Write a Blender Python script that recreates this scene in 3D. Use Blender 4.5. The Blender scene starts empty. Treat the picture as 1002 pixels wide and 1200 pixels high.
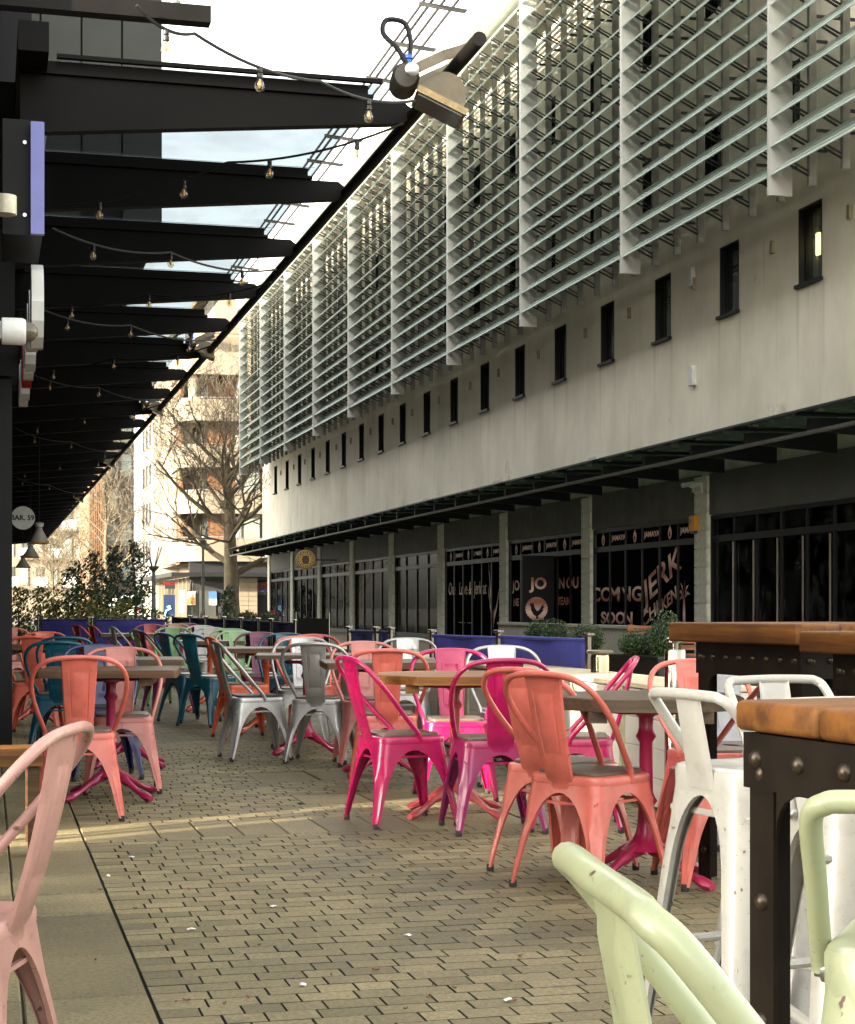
import bpy, bmesh, math, random
from math import sin, cos, tan, radians, pi, sqrt
from mathutils import Vector, Matrix

random.seed(7)
SC = bpy.context.scene
COL = SC.collection

# ------------------------------------------------------------------ camera
F_PX, PX_W, PX_H = 2000.0, 1002.0, 1200.0
VP_X, HOR_Y, CAM_H = -15.0, 712.0, 1.10
TH = math.atan((PX_W / 2 - VP_X) / F_PX)
cam_d = bpy.data.cameras.new('camera')
cam = bpy.data.objects.new('camera', cam_d)
COL.objects.link(cam)
cam.location = (0, 0, CAM_H)
cam.rotation_euler = (radians(90), 0, -TH)
cam_d.sensor_fit = 'HORIZONTAL'
cam_d.sensor_width = 36.0
cam_d.lens = F_PX / PX_W * 36.0
cam_d.shift_y = (HOR_Y - PX_H / 2) / PX_W
cam_d.clip_start = 0.05
cam_d.clip_end = 3000
SC.camera = cam

# ------------------------------------------------------------------ light
SUN_AZ = radians(66)          # direction the light travels, from +Y towards +X
SUN_EL = radians(12)
world = bpy.data.worlds.new('World')
SC.world = world
world.use_nodes = True
wn, wl = world.node_tree.nodes, world.node_tree.links
bg = wn['Background']
sky = wn.new('ShaderNodeTexSky')
sky.sky_type = 'NISHITA'
sky.sun_disc = False
sky.sun_elevation = SUN_EL
sky.sun_rotation = SUN_AZ + pi
sky.air_density = 1.0
sky.dust_density = 3.0
sky.ozone_density = 1.0
hs = wn.new('ShaderNodeHueSaturation')
hs.inputs['Saturation'].default_value = 0.22
wl.new(sky.outputs[0], hs.inputs['Color'])
wm_ = wn.new('ShaderNodeMix'); wm_.data_type = 'RGBA'; wm_.blend_type = 'MULTIPLY'; wm_.inputs[0].default_value = 1.0
wm_.inputs[7].default_value = (1.03, 1.0, 0.92, 1)          # warm white balance of the thin cloud
wl.new(hs.outputs[0], wm_.inputs[6])
wl.new(wm_.outputs[2], bg.inputs['Color'])
bg.inputs['Strength'].default_value = 0.15

sun_d = bpy.data.lights.new('sun', 'SUN')
sun_d.energy = 2.5
sun_d.angle = radians(0.6)
sun_d.color = (1.0, 0.86, 0.66)
sun = bpy.data.objects.new('sun', sun_d)
COL.objects.link(sun)
sun.rotation_euler = Vector((sin(SUN_AZ) * cos(SUN_EL), cos(SUN_AZ) * cos(SUN_EL), -sin(SUN_EL))).to_track_quat('-Z', 'Y').to_euler()
sun.location = (-30, -20, 40)

SC.view_settings.view_transform = 'Standard'
SC.view_settings.look = 'None'
SC.view_settings.gamma = 1.0
SC.view_settings.use_curve_mapping = False
SC.view_settings.exposure = 3.5
SC.render.engine = 'CYCLES'
SC.cycles.max_bounces = 8
SC.cycles.transparent_max_bounces = 16
SC.cycles.use_denoising = True
SC.cycles.sample_clamp_indirect = 6

# ------------------------------------------------------------------ pixel -> place helpers
CT, ST = cos(TH), sin(TH)
def at(px, zc, z=0.0):
    """point seen in photo column px at depth zc, at height z"""
    xc = (px - PX_W / 2) / F_PX * zc
    return Vector((xc * CT + zc * ST, zc * CT - xc * ST, z))
def camv(xc, zc, z=0.0):
    return Vector((xc * CT + zc * ST, zc * CT - xc * ST, z))

# ------------------------------------------------------------------ materials
MATS = {}
def _nt(name):
    m = bpy.data.materials.new(name)
    m.use_nodes = True
    nt = m.node_tree
    return m, nt, nt.nodes, nt.links, nt.nodes['Principled BSDF']
def srgb(r, g, b):
    f = lambda c: (c / 255 / 12.92) if c <= 10 else (((c / 255) + 0.055) / 1.055) ** 2.4
    return (f(r), f(g), f(b), 1.0)
def ramp(n, a, b, ca=(0, 0, 0, 1), cb=(1, 1, 1, 1)):
    r = n.new('ShaderNodeValToRGB')
    r.color_ramp.elements[0].position = a
    r.color_ramp.elements[1].position = b
    r.color_ramp.elements[0].color = ca
    r.color_ramp.elements[1].color = cb
    return r
def mixc(n, l, fac, a, b, mode='MIX'):
    m = n.new('ShaderNodeMix')
    m.data_type = 'RGBA'
    m.blend_type = mode
    for sock, v in ((m.inputs[0], fac), (m.inputs[6], a), (m.inputs[7], b)):
        if hasattr(v, 'is_linked') or hasattr(v, 'links'):
            l.new(v, sock)
        else:
            sock.default_value = v
    return m.outputs[2]
def coords(n, l, kind='Object', scale=(1, 1, 1)):
    tc = n.new('ShaderNodeTexCoord')
    mp = n.new('ShaderNodeMapping')
    mp.inputs['Scale'].default_value = scale
    l.new(tc.outputs[kind], mp.inputs['Vector'])
    return mp.outputs['Vector']
def noise(n, l, vec, scale, detail=4, rough=0.55):
    t = n.new('ShaderNodeTexNoise')
    t.inputs['Scale'].default_value = scale
    t.inputs['Detail'].default_value = detail
    t.inputs['Roughness'].default_value = rough
    l.new(vec, t.inputs['Vector'])
    return t.outputs['Fac']
def bump(n, l, h, bsdf, strength=0.2, dist=0.01):
    b = n.new('ShaderNodeBump')
    b.inputs['Strength'].default_value = strength
    b.inputs['Distance'].default_value = dist
    l.new(h, b.inputs['Height'])
    l.new(b.outputs['Normal'], bsdf.inputs['Normal'])

def plain(name, col, rough=0.5, metal=0.0, var=0.25, scale=6.0, bumps=0.0, coord='Object', stretch=(1, 1, 1), spec=0.5):
    """colour with soft uneven wear"""
    if name in MATS: return MATS[name]
    m, nt, n, l, b = _nt(name)
    v = coords(n, l, coord, stretch)
    f = noise(n, l, v, scale, 6, 0.6)
    r = ramp(n, 0.3, 0.7, (1 - var, 1 - var, 1 - var, 1), (1 + var * 0.4, 1 + var * 0.4, 1 + var * 0.4, 1))
    l.new(f, r.inputs[0])
    c = mixc(n, l, 1.0, col, r.outputs[0], 'MULTIPLY')
    l.new(c, b.inputs['Base Color'])
    b.inputs['Roughness'].default_value = rough
    b.inputs['Metallic'].default_value = metal
    b.inputs['Specular IOR Level'].default_value = spec
    if bumps:
        f2 = noise(n, l, v, scale * 9, 3, 0.6)
        bump(n, l, f2, b, bumps, 0.004)
    MATS[name] = m
    return m

def paint(name, col, rough=0.38, metal=0.0, chip=0.75, dirt=0.35, fade=None):
    """sprayed sheet metal with dull patches, grime streaks and chips"""
    if name in MATS: return MATS[name]
    m, nt, n, l, b = _nt(name)
    v = coords(n, l, 'Object')
    oi = n.new('ShaderNodeObjectInfo')
    add = n.new('ShaderNodeVectorMath'); add.operation = 'ADD'
    l.new(v, add.inputs[0])
    sc = n.new('ShaderNodeVectorMath'); sc.operation = 'SCALE'
    sc.inputs['Scale'].default_value = 9.0
    l.new(oi.outputs['Random'], sc.inputs[0])
    l.new(sc.outputs[0], add.inputs[1])
    v = add.outputs[0]
    big = noise(n, l, v, 5.0, 5, 0.6)
    r1 = ramp(n, 0.35, 0.75, (1, 1, 1, 1), (1 - dirt, 1 - dirt, 1 - dirt * 1.05, 1))
    l.new(big, r1.inputs[0])
    c = mixc(n, l, 1.0, col, r1.outputs[0], 'MULTIPLY')
    if fade is not None:          # another colour mixed in towards the feet
        sz = n.new('ShaderNodeSeparateXYZ'); l.new(coords(n, l, 'Object'), sz.inputs[0])
        rf = ramp(n, 0.30, 0.50, (1, 1, 1, 1), (0, 0, 0, 1)); l.new(sz.outputs['Z'], rf.inputs[0])
        c = mixc(n, l, rf.outputs[0], c, fade)
    ch = noise(n, l, v, 34.0, 3, 0.5)
    r2 = ramp(n, chip, chip + 0.03)
    l.new(ch, r2.inputs[0])
    c = mixc(n, l, r2.outputs[0], c, (0.09, 0.05, 0.03, 1))
    fs = noise(n, l, v, 140.0, 2, 0.5)
    r3 = ramp(n, 0.70, 0.74, (0, 0, 0, 1), (.55, .55, .55, 1)); l.new(fs, r3.inputs[0])
    c = mixc(n, l, r3.outputs[0], c, (0.06, 0.045, 0.035, 1))
    mid = noise(n, l, v, 17.0, 5, 0.7)
    r4 = ramp(n, 0.52, 0.78, (1, 1, 1, 1), (.72, .72, .72, 1)); l.new(mid, r4.inputs[0])
    c = mixc(n, l, 1.0, c, r4.outputs[0], 'MULTIPLY')
    l.new(c, b.inputs['Base Color'])
    rr = n.new('ShaderNodeMapRange')
    rr.inputs['To Min'].default_value = rough - 0.16
    rr.inputs['To Max'].default_value = rough + 0.18
    l.new(big, rr.inputs['Value'])
    l.new(rr.outputs[0], b.inputs['Roughness'])
    b.inputs['Metallic'].default_value = metal
    b.inputs['Coat Weight'].default_value = 0.22
    b.inputs['Coat Roughness'].default_value = 0.12
    b.inputs['Specular IOR Level'].default_value = 0.4
    bump(n, l, ch, b, 0.05, 0.003)
    MATS[name] = m
    return m

def wood(name, col, col2, scale=1.0, axis=0, rough=0.45):
    if name in MATS: return MATS[name]
    m, nt, n, l, b = _nt(name)
    s = [26 * scale] * 3; s[axis] = 1.6 * scale
    v = coords(n, l, 'Object', tuple(s))
    oi = n.new('ShaderNodeObjectInfo')
    add = n.new('ShaderNodeVectorMath'); add.operation = 'ADD'
    l.new(v, add.inputs[0]); 
    sc = n.new('ShaderNodeVectorMath'); sc.operation = 'SCALE'; sc.inputs['Scale'].default_value = 40
    l.new(oi.outputs['Random'], sc.inputs[0]); l.new(sc.outputs[0], add.inputs[1])
    f = noise(n, l, add.outputs[0], 1.0, 7, 0.65)
    r = ramp(n, 0.38, 0.62, col, col2)
    l.new(f, r.inputs[0])
    g = noise(n, l, coords(n, l), 3.0, 4)
    r2 = ramp(n, 0.3, 0.75, (0.62, 0.62, 0.62, 1), (1.2, 1.2, 1.2, 1)); l.new(g, r2.inputs[0])
    c = mixc(n, l, 1.0, r.outputs[0], r2.outputs[0], 'MULTIPLY')
    l.new(c, b.inputs['Base Color'])
    b.inputs['Roughness'].default_value = rough
    b.inputs['Specular IOR Level'].default_value = 0.22
    bump(n, l, f, b, 0.5, 0.004)
    MATS[name] = m
    return m

def glass(name, tint, gloss=0.12, rough=0.02, ior=0.7):
    """thin sheet glass: tinted see-through plus mirror reflection"""
    if name in MATS: return MATS[name]
    m = bpy.data.materials.new(name); m.use_nodes = True
    nt = m.node_tree; n, l = nt.nodes, nt.links
    for x in list(n):
        if x.type == 'BSDF_PRINCIPLED': n.remove(x)
    out = [x for x in n if x.type == 'OUTPUT_MATERIAL'][0]
    tr = n.new('ShaderNodeBsdfTransparent'); tr.inputs[0].default_value = tint
    gl = n.new('ShaderNodeBsdfGlossy'); gl.inputs['Roughness'].default_value = rough
    di = n.new('ShaderNodeBsdfDiffuse'); di.inputs[0].default_value = (0.35, 0.38, 0.36, 1)
    v = coords(n, l); f = noise(n, l, v, 2.5, 6, 0.65)
    r = ramp(n, 0.45, 0.8, (0.0, 0, 0, 1), (0.16, 0.16, 0.16, 1)); l.new(f, r.inputs[0])
    m0 = n.new('ShaderNodeMixShader'); l.new(r.outputs[0], m0.inputs[0]); l.new(tr.outputs[0], m0.inputs[1]); l.new(di.outputs[0], m0.inputs[2])
    lw_ = n.new('ShaderNodeLayerWeight'); lw_.inputs[0].default_value = 0.5
    pw_ = n.new('ShaderNodeMath'); pw_.operation = 'POWER'; pw_.inputs[1].default_value = 5.0; l.new(lw_.outputs['Facing'], pw_.inputs[0])
    ad = n.new('ShaderNodeMath'); ad.operation = 'MULTIPLY_ADD'; ad.inputs[1].default_value = ior; ad.inputs[2].default_value = gloss; ad.use_clamp = True
    l.new(pw_.outputs[0], ad.inputs[0])
    mx = n.new('ShaderNodeMixShader'); l.new(ad.outputs[0], mx.inputs[0]); l.new(m0.outputs[0], mx.inputs[1]); l.new(gl.outputs[0], mx.inputs[2])
    l.new(mx.outputs[0], out.inputs[0])
    MATS[name] = m
    return m

def emit(name, col, strength):
    if name in MATS: return MATS[name]
    m, nt, n, l, b = _nt(name)
    b.inputs['Base Color'].default_value = col
    b.inputs['Emission Color'].default_value = col
    b.inputs['Emission Strength'].default_value = strength
    MATS[name] = m
    return m

# ------------------------------------------------------------------ mesh helpers
class MB:
    def __init__(s): s.v, s.f = [], []
    def add(s, vs, fs):
        o = len(s.v)
        s.v += [tuple(p) for p in vs]
        s.f += [tuple(i + o for i in f) for f in fs]
        return s
    def box(s, x0, x1, y0, y1, z0, z1):
        return s.add([(x0, y0, z0), (x1, y0, z0), (x1, y1, z0), (x0, y1, z0), (x0, y0, z1), (x1, y0, z1), (x1, y1, z1), (x0, y1, z1)],
                     [(0, 3, 2, 1), (4, 5, 6, 7), (0, 1, 5, 4), (1, 2, 6, 5), (2, 3, 7, 6), (3, 0, 4, 7)])
    def bbox(s, x0, x1, y0, y1, z0, z1, b=0.005):
        """box with its upper edges chamfered"""
        return s.add([(x0, y0, z0), (x1, y0, z0), (x1, y1, z0), (x0, y1, z0), (x0, y0, z1 - b), (x1, y0, z1 - b), (x1, y1, z1 - b), (x0, y1, z1 - b),
                      (x0 + b, y0 + b, z1), (x1 - b, y0 + b, z1), (x1 - b, y1 - b, z1), (x0 + b, y1 - b, z1)],
                     [(0, 3, 2, 1), (8, 9, 10, 11), (0, 1, 5, 4), (1, 2, 6, 5), (2, 3, 7, 6), (3, 0, 4, 7), (4, 5, 9, 8), (5, 6, 10, 9), (6, 7, 11, 10), (7, 4, 8, 11)])
    def bar(s, a, b, w, h, up=(0, 0, 1)):
        """rectangular bar from a to b, w across, h along up"""
        a, b, up = Vector(a), Vector(b), Vector(up)
        d = (b - a).normalized()
        r = d.cross(up)
        if r.length < 1e-5: r = d.cross(Vector((1, 0, 0)))
        r.normalize(); u = r.cross(d).normalized()
        r, u = r * w / 2, u * h / 2
        vs = [a - r - u, a + r - u, a + r + u, a - r + u, b - r - u, b + r - u, b + r + u, b - r + u]
        return s.add(vs, [(0, 1, 2, 3), (7, 6, 5, 4), (0, 4, 5, 1), (1, 5, 6, 2), (2, 6, 7, 3), (3, 7, 4, 0)])
    def tube(s, pts, r, n=8, closed=False, cap=True):
        pts = [Vector(p) for p in pts]
        rs = r if isinstance(r, (list, tuple)) else [r] * len(pts)
        N = len(pts)
        tans = []
        for i in range(N):
            if closed: t = pts[(i + 1) % N] - pts[i - 1]
            else: t = pts[min(i + 1, N - 1)] - pts[max(i - 1, 0)]
            tans.append(t.normalized())
        u = tans[0].orthogonal().normalized()
        rings = []
        for i in range(N):
            t = tans[i]
            u = (u - t * u.dot(t))
            if u.length < 1e-6: u = t.orthogonal()
            u.normalize(); w = t.cross(u)
            rings.append([pts[i] + (u * cos(2 * pi * k / n) + w * sin(2 * pi * k / n)) * rs[i] for k in range(n)])
        vs = [p for rg in rings for p in rg]
        fs = []
        for i in range(N if closed else N - 1):
            a, b = i * n, ((i + 1) % N) * n
            for k in range(n):
                k2 = (k + 1) % n
                fs.append((a + k, a + k2, b + k2, b + k))
        if cap and not closed:
            fs.append(tuple(range(n - 1, -1, -1)))
            fs.append(tuple((N - 1) * n + k for k in range(n)))
        return s.add(vs, fs)
    def lathe(s, prof, n=16, c=(0, 0, 0), sx=1.0, sy=1.0):
        vs, fs = [], []
        for (r, z) in prof:
            for k in range(n):
                a = 2 * pi * k / n
                vs.append((c[0] + r * cos(a) * sx, c[1] + r * sin(a) * sy, c[2] + z))
        for i in range(len(prof) - 1):
            for k in range(n):
                k2 = (k + 1) % n
                fs.append((i * n + k, i * n + k2, (i + 1) * n + k2, (i + 1) * n + k))
        fs.append(tuple(range(n - 1, -1, -1)))
        fs.append(tuple((len(prof) - 1) * n + k for k in range(n)))
        return s.add(vs, fs)
    def prism(s, poly, z0, z1, b=0.0):
        n = len(poly)
        vs = [(x, y, z0) for x, y in poly] + [(x, y, z1 - b) for x, y in poly]
        fs = [tuple(range(n - 1, -1, -1))] + [(k, (k + 1) % n, n + (k + 1) % n, n + k) for k in range(n)]
        if b:
            cx = sum(p[0] for p in poly) / n; cy = sum(p[1] for p in poly) / n
            for x, y in poly:
                d = Vector((cx - x, cy - y)); d = d.normalized() * b * 1.4
                vs.append((x + d.x, y + d.y, z1))
            fs += [(n + k, n + (k + 1) % n, 2 * n + (k + 1) % n, 2 * n + k) for k in range(n)]
            fs.append(tuple(2 * n + k for k in range(n)))
        else:
            fs.append(tuple(n + k for k in range(n)))
        return s.add(vs, fs)
    def rings(s, rings, cap=True):
        n = len(rings[0]); vs = [p for r in rings for p in r]; fs = []
        for i in range(len(rings) - 1):
            for k in range(n):
                k2 = (k + 1) % n
                fs.append((i * n + k, i * n + k2, (i + 1) * n + k2, (i + 1) * n + k))
        if cap:
            fs.append(tuple(range(n - 1, -1, -1))); fs.append(tuple((len(rings) - 1) * n + k for k in range(n)))
        return s.add(vs, fs)
    def grid(s, rows):
        nr, nc = len(rows), len(rows[0])
        return s.add([p for r in rows for p in r], [(i * nc + j, i * nc + j + 1, (i + 1) * nc + j + 1, (i + 1) * nc + j) for i in range(nr - 1) for j in range(nc - 1)])
    def xf(s, M):
        s.v = [tuple(M @ Vector(p)) for p in s.v]; return s
    def mesh(s, name, mat=None, smooth=False, fix=False):
        me = bpy.data.meshes.new(name)
        me.from_pydata(s.v, [], s.f)
        if fix:
            bm = bmesh.new(); bm.from_mesh(me); bmesh.ops.recalc_face_normals(bm, faces=bm.faces); bm.to_mesh(me); bm.free()
        if mat is not None: me.materials.append(mat)
        if smooth:
            me.polygons.foreach_set('use_smooth', [True] * len(me.polygons))
            if smooth != 'all': me.set_sharp_from_angle(angle=radians(40))
        me.update()
        return me
    def build(s, name, mat, parent=None, smooth=False, loc=None, rotz=0.0, fix=False):
        return put(name, s.mesh(name, mat, smooth, fix), parent, loc, rotz)

def put(name, me, parent=None, loc=None, rotz=0.0, mat=None):
    o = bpy.data.objects.new(name, me)
    COL.objects.link(o)
    if parent is not None: o.parent = parent
    if loc is not None: o.location = loc
    if rotz: o.rotation_euler = (0, 0, rotz)
    if mat is not None:
        o.material_slots[0].link = 'OBJECT'
        o.material_slots[0].material = mat
    return o
def bake(me, mods):
    o = bpy.data.objects.new('tmp', me); COL.objects.link(o)
    for typ, kw in mods:
        md = o.modifiers.new(typ, typ)
        for k, v in kw.items(): setattr(md, k, v)
    dg = bpy.context.evaluated_depsgraph_get()
    r = bpy.data.meshes.new_from_object(o.evaluated_get(dg), depsgraph=dg)
    r.name = me.name
    bpy.data.objects.remove(o)
    return r
def thing(name, label, cat, loc=(0, 0, 0), rotz=0.0, group=None):
    o = bpy.data.objects.new(name, None)
    COL.objects.link(o)
    o.empty_display_size = 0.2
    o.location = loc; o.rotation_euler = (0, 0, rotz)
    tag(o, label, cat, group)
    return o
def tag(o, label, cat, group=None):
    o['label'] = label; o['category'] = cat
    if group: o['group'] = group
    return o
def struct(o, kind='structure'):
    o['kind'] = kind; return o
def text_mesh(body, size, mat, extrude=0.002, align='CENTER', shear=0.0, offset=0.0, spacing=1.0):
    c = bpy.data.curves.new('txt', 'FONT')
    c.body = body; c.size = size; c.extrude = extrude; c.align_x = align; c.align_y = 'CENTER'; c.shear = shear
    c.offset = offset; c.space_character = spacing; c.resolution_u = 3
    o = bpy.data.objects.new('tmp', c); COL.objects.link(o)
    dg = bpy.context.evaluated_depsgraph_get()
    me = bpy.data.meshes.new_from_object(o.evaluated_get(dg), depsgraph=dg)
    bpy.data.objects.remove(o)
    me.materials.clear(); me.materials.append(mat)
    return me
def lettering(body, size, mat, parent, origin, xdir, ydir=(0, 0, 1), roll=0.0, name='lettering', sx=1.0, **kw):
    """flat raised letters: origin at the middle, reading along xdir"""
    me = text_mesh(body, size, mat, **kw)
    x = Vector(xdir).normalized(); y = Vector(ydir).normalized(); z = x.cross(y)
    R = Matrix((x, y, z)).transposed()
    if roll: R = R @ Matrix.Rotation(roll, 3, 'Z')
    R = R @ Matrix.Diagonal((sx, 1, 1))
    o = put(name, me, parent)
    o.matrix_local = Matrix.Translation(Vector(origin)) @ R.to_4x4()
    return o
def smoothpath(pts, sub=6):
    """Catmull-Rom through the points"""
    P = [Vector(p) for p in pts]; out = []
    for i in range(len(P) - 1):
        p0, p1, p2, p3 = P[max(i - 1, 0)], P[i], P[i + 1], P[min(i + 2, len(P) - 1)]
        for k in range(sub):
            t = k / sub
            out.append(0.5 * ((2 * p1) + (p2 - p0) * t + (2 * p0 - 5 * p1 + 4 * p2 - p3) * t * t + (3 * p1 - p0 - 3 * p2 + p3) * t ** 3))
    out.append(P[-1]); return out

# ================================================================== PAVEMENT
def paver_mat(name, far=False):
    m, nt, n, l, b = _nt(name)
    v = coords(n, l, 'Object')
    geo = n.new('ShaderNodeNewGeometry')
    pos = geo.outputs['Position']
    oi = n.new('ShaderNodeObjectInfo')
    base1, base2 = (0.122, 0.101, 0.053, 1), (0.212, 0.177, 0.098, 1)
    if far:
        br = n.new('ShaderNodeTexBrick')
        br.inputs['Scale'].default_value = 1.0
        br.inputs['Brick Width'].default_value = 0.155
        br.inputs['Row Height'].default_value = 0.1
        br.inputs['Mortar Size'].default_value = 0.006
        br.inputs['Mortar Smooth'].default_value = 0.2
        br.inputs['Color1'].default_value = base1
        br.inputs['Color2'].default_value = base2
        br.inputs['Mortar'].default_value = (0.035, 0.03, 0.02, 1)
        l.new(pos, br.inputs['Vector'])
        c = br.outputs['Color']
    else:
        ad = n.new('ShaderNodeMath'); ad.operation = 'ADD'
        l.new(oi.outputs['Random'], ad.inputs[0]); l.new(geo.outputs['Random Per Island'], ad.inputs[1])
        fr = n.new('ShaderNodeMath'); fr.operation = 'FRACT'; l.new(ad.outputs[0], fr.inputs[0])
        r0 = ramp(n, 0.0, 1.0, base1, base2); l.new(fr.outputs[0], r0.inputs[0])
        c = r0.outputs[0]
    big = noise(n, l, pos, 0.9, 5, 0.6)
    rb = ramp(n, 0.3, 0.7, (0.50, 0.49, 0.46, 1), (1.2, 1.18, 1.12, 1)); l.new(big, rb.inputs[0])
    c = mixc(n, l, 1.0, c, rb.outputs[0], 'MULTIPLY')
    sp = noise(n, l, pos, 60, 6, 0.85)
    rs = ramp(n, 0.30, 0.70, (0.30, 0.29, 0.27, 1), (1.75, 1.75, 1.70, 1)); l.new(sp, rs.inputs[0])
    c = mixc(n, l, 1.0, c, rs.outputs[0], 'MULTIPLY')
    st = noise(n, l, pos, 4.5, 6, 0.65)
    rt = ramp(n, 0.58, 0.74, (0, 0, 0, 1), (.8, .8, .8, 1)); l.new(st, rt.inputs[0])
    c = mixc(n, l, rt.outputs[0], c, (0.075, 0.066, 0.046, 1))
    ms = noise(n, l, pos, 9.0, 5, 0.7)
    rm = ramp(n, 0.62, 0.70, (0, 0, 0, 1), (0.6, 0.6, 0.6, 1)); l.new(ms, rm.inputs[0])
    c = mixc(n, l, rm.outputs[0], c, (0.10, 0.105, 0.045, 1))
    l.new(c, b.inputs['Base Color'])
    rr = n.new('ShaderNodeMapRange'); rr.inputs['To Min'].default_value = 0.55; rr.inputs['To Max'].default_value = 0.85
    l.new(big, rr.inputs['Value']); l.new(rr.outputs[0], b.inputs['Roughness'])
    bump(n, l, sp, b, 0.8, 0.005)
    MATS[name] = m
    return m
M_PAVER = paver_mat('paver_stone')
M_PAVE_FAR = paver_mat('paver_far', True)
def joint_mat():
    m, nt, n, l, b = _nt('joint_soil')
    geo = n.new('ShaderNodeNewGeometry'); pos = geo.outputs['Position']
    f = noise(n, l, pos, 5.0, 6, 0.7)
    r = ramp(n, 0.50, 0.68, (0.022, 0.018, 0.012, 1), (0.06, 0.075, 0.012, 1)); l.new(f, r.inputs[0])
    l.new(r.outputs[0], b.inputs['Base Color']); b.inputs['Roughness'].default_value = 0.95
    return m
M_JOINT = joint_mat()

ground = MB().add([(-900, -300, -0.03), (900, -300, -0.03), (900, 1500, -0.03), (-900, 1500, -0.03)], [(0, 1, 2, 3)]).build('ground', plain('asphalt', (0.09, 0.085, 0.075, 1), 0.85, 0, 0.3, 0.8))
struct(ground)
PY0, PY1, PX0, PX1 = 3.7, 13.5, -0.5, 6.0
pv = MB()
pv.add([(PX0, PY0, -0.014), (PX1, PY0, -0.014), (PX1, PY1, -0.014), (PX0, PY1, -0.014)], [(0, 1, 2, 3)])
pavement = pv.build('pavement', M_JOINT); struct(pavement)
sf = MB()
for (x0, x1, y0, y1) in ((-12, 15.7, PY1, 118), (PX1, 15.7, -4, PY1), (-12, PX1, -12, PY0), (-12, PX0, PY0, PY1), (PX1, 15.7, -12, -4)):
    sf.add([(x0, y0, 0), (x1, y0, 0), (x1, y1, 0), (x0, y1, 0)], [(0, 1, 2, 3)])
street = sf.build('paved_street', M_PAVE_FAR); struct(street)

rnd = random.Random(3)
PAV_W = [0.115, 0.145, 0.165]
pav_me = []
for w in PAV_W:
    mb = MB(); g = 0.0024
    mb.bbox(-w / 2 + g, w / 2 - g, -0.0490, 0.0490, -0.05, 0.0, 0.0014)
    me_ = mb.mesh('paver', M_PAVER); me_.materials.append(M_JOINT)
    me_.polygons.foreach_set('material_index', [0 if (q % 10) < 2 else 1 for q in range(len(me_.polygons))])
    pav_me.append(me_)
slab_rects = []
def rect(x0, x1, y0, y1): slab_rects.append((x0, x1, y0, y1))
y = PY0
while y < PY1:                                   # long slabs of the strip beside the shops
    hgt = rnd.choice([0.45, 0.6, 0.6, 0.75]); y2 = min(y + hgt, PY1)
    rect(0.095, 0.445, y, y2)
    y = y2
y = PY0
while y < PY1:
    y2 = min(y + 0.6, PY1); rect(PX0, 0.095, y, y2); y = y2
BAND = (8.2, 8.8)
x = 0.445
while x < 2.5:                                   # cut slabs crossing the street
    w = rnd.choice([0.2, 0.22, 0.26, 0.36]); rect(x, x + w, BAND[0], BAND[1]); x += w
BX1 = x
for (x0, x1, y0, y1) in ((1.72, 2.12, 9.4, 9.9), (2.12, 2.5, 9.4, 9.9), (1.66, 2.06, 10.7, 11.3), (2.06, 2.5, 10.7, 11.3)): rect(x0, x1, y0, y1)
def in_slab(xa, xb, yc):
    for (x0, x1, y0, y1) in slab_rects:
        if y0 - 0.001 < yc < y1 + 0.001 and xb > x0 + 0.004 and xa < x1 - 0.004: return (x0, x1)
    return None
for i, (x0, x1, y0, y1) in enumerate(slab_rects):
    g = 0.0035
    mb = MB().bbox(x0 + g - (x0 + x1) / 2, x1 - g - (x0 + x1) / 2, y0 + g - (y0 + y1) / 2, y1 - g - (y0 + y1) / 2, -0.06, 0, 0.005)
    o = mb.build('slab', M_PAVER, pavement, loc=((x0 + x1) / 2, (y0 + y1) / 2, rnd.uniform(-0.003, 0.002)))
    o.rotation_euler = (rnd.uniform(-.004, .004), rnd.uniform(-.004, .004), 0)
pavs = []
r_i = 0; y = PY0; prev_j = []
while y + 0.1 <= PY1 + 1e-6:
    yc = y + 0.05; xx = 0.447
    this_j = []
    while xx < PX1:
        opts = [0, 1, 2]; rnd.shuffle(opts)          # keep the cross joints of neighbouring rows apart
        k = max(opts, key=lambda q: min([abs(xx + PAV_W[q] - j_) for j_ in prev_j] + [.035]) + rnd.uniform(0, .032))
        w = PAV_W[k]
        hit = in_slab(xx, xx + w, yc)
        if hit:
            # fill up to the slab with a cut piece, then jump over it
            if hit[0] - xx > 0.03: pavs.append((xx, hit[0], yc, -1))
            xx = hit[1]; continue
        pavs.append((xx, xx + w, yc, k)); xx += w; this_j.append(xx)
    prev_j = [j_ for j_ in this_j]
    y += 0.1; r_i += 1
def in_view(px_, py_):
    zc = px_ * ST + py_ * CT; xc = px_ * CT - py_ * ST
    if zc < 0.5: return False
    u = 501 + xc / zc * F_PX; v_ = HOR_Y + CAM_H / zc * F_PX
    return 5 < u < 997 and v_ < 1195
vis = [p for p in pavs if p[3] >= 0 and in_view((p[0] + p[1]) / 2, p[2])]
vis.sort(key=lambda p: ((p[0] + p[1]) / 2) * ST + p[2] * CT)
single = set(id(p) for p in vis[:290])
field = MB()
for p in pavs:
    xa, xb, yc, k = p
    dz = rnd.uniform(-0.0009, 0.0006)
    if id(p) in single:
        o = put('paver', pav_me[k], pavement, ((xa + xb) / 2, yc, dz))
        o.rotation_euler = (rnd.uniform(-.003, .003), rnd.uniform(-.003, .003), rnd.uniform(-.008, .008))
    else:
        g = 0.0024 + rnd.uniform(-.0008, .0014)
        field.bbox(xa + g, xb - g, yc - 0.0490, yc + 0.0490, -0.05, dz, 0.0014)
o = field.build('paver_field', M_PAVER, pavement); o['kind'] = 'stuff'
o.data.materials.append(M_JOINT)
o.data.polygons.foreach_set('material_index', [0 if (q % 10) < 2 else 1 for q in range(len(o.data.polygons))])

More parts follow.
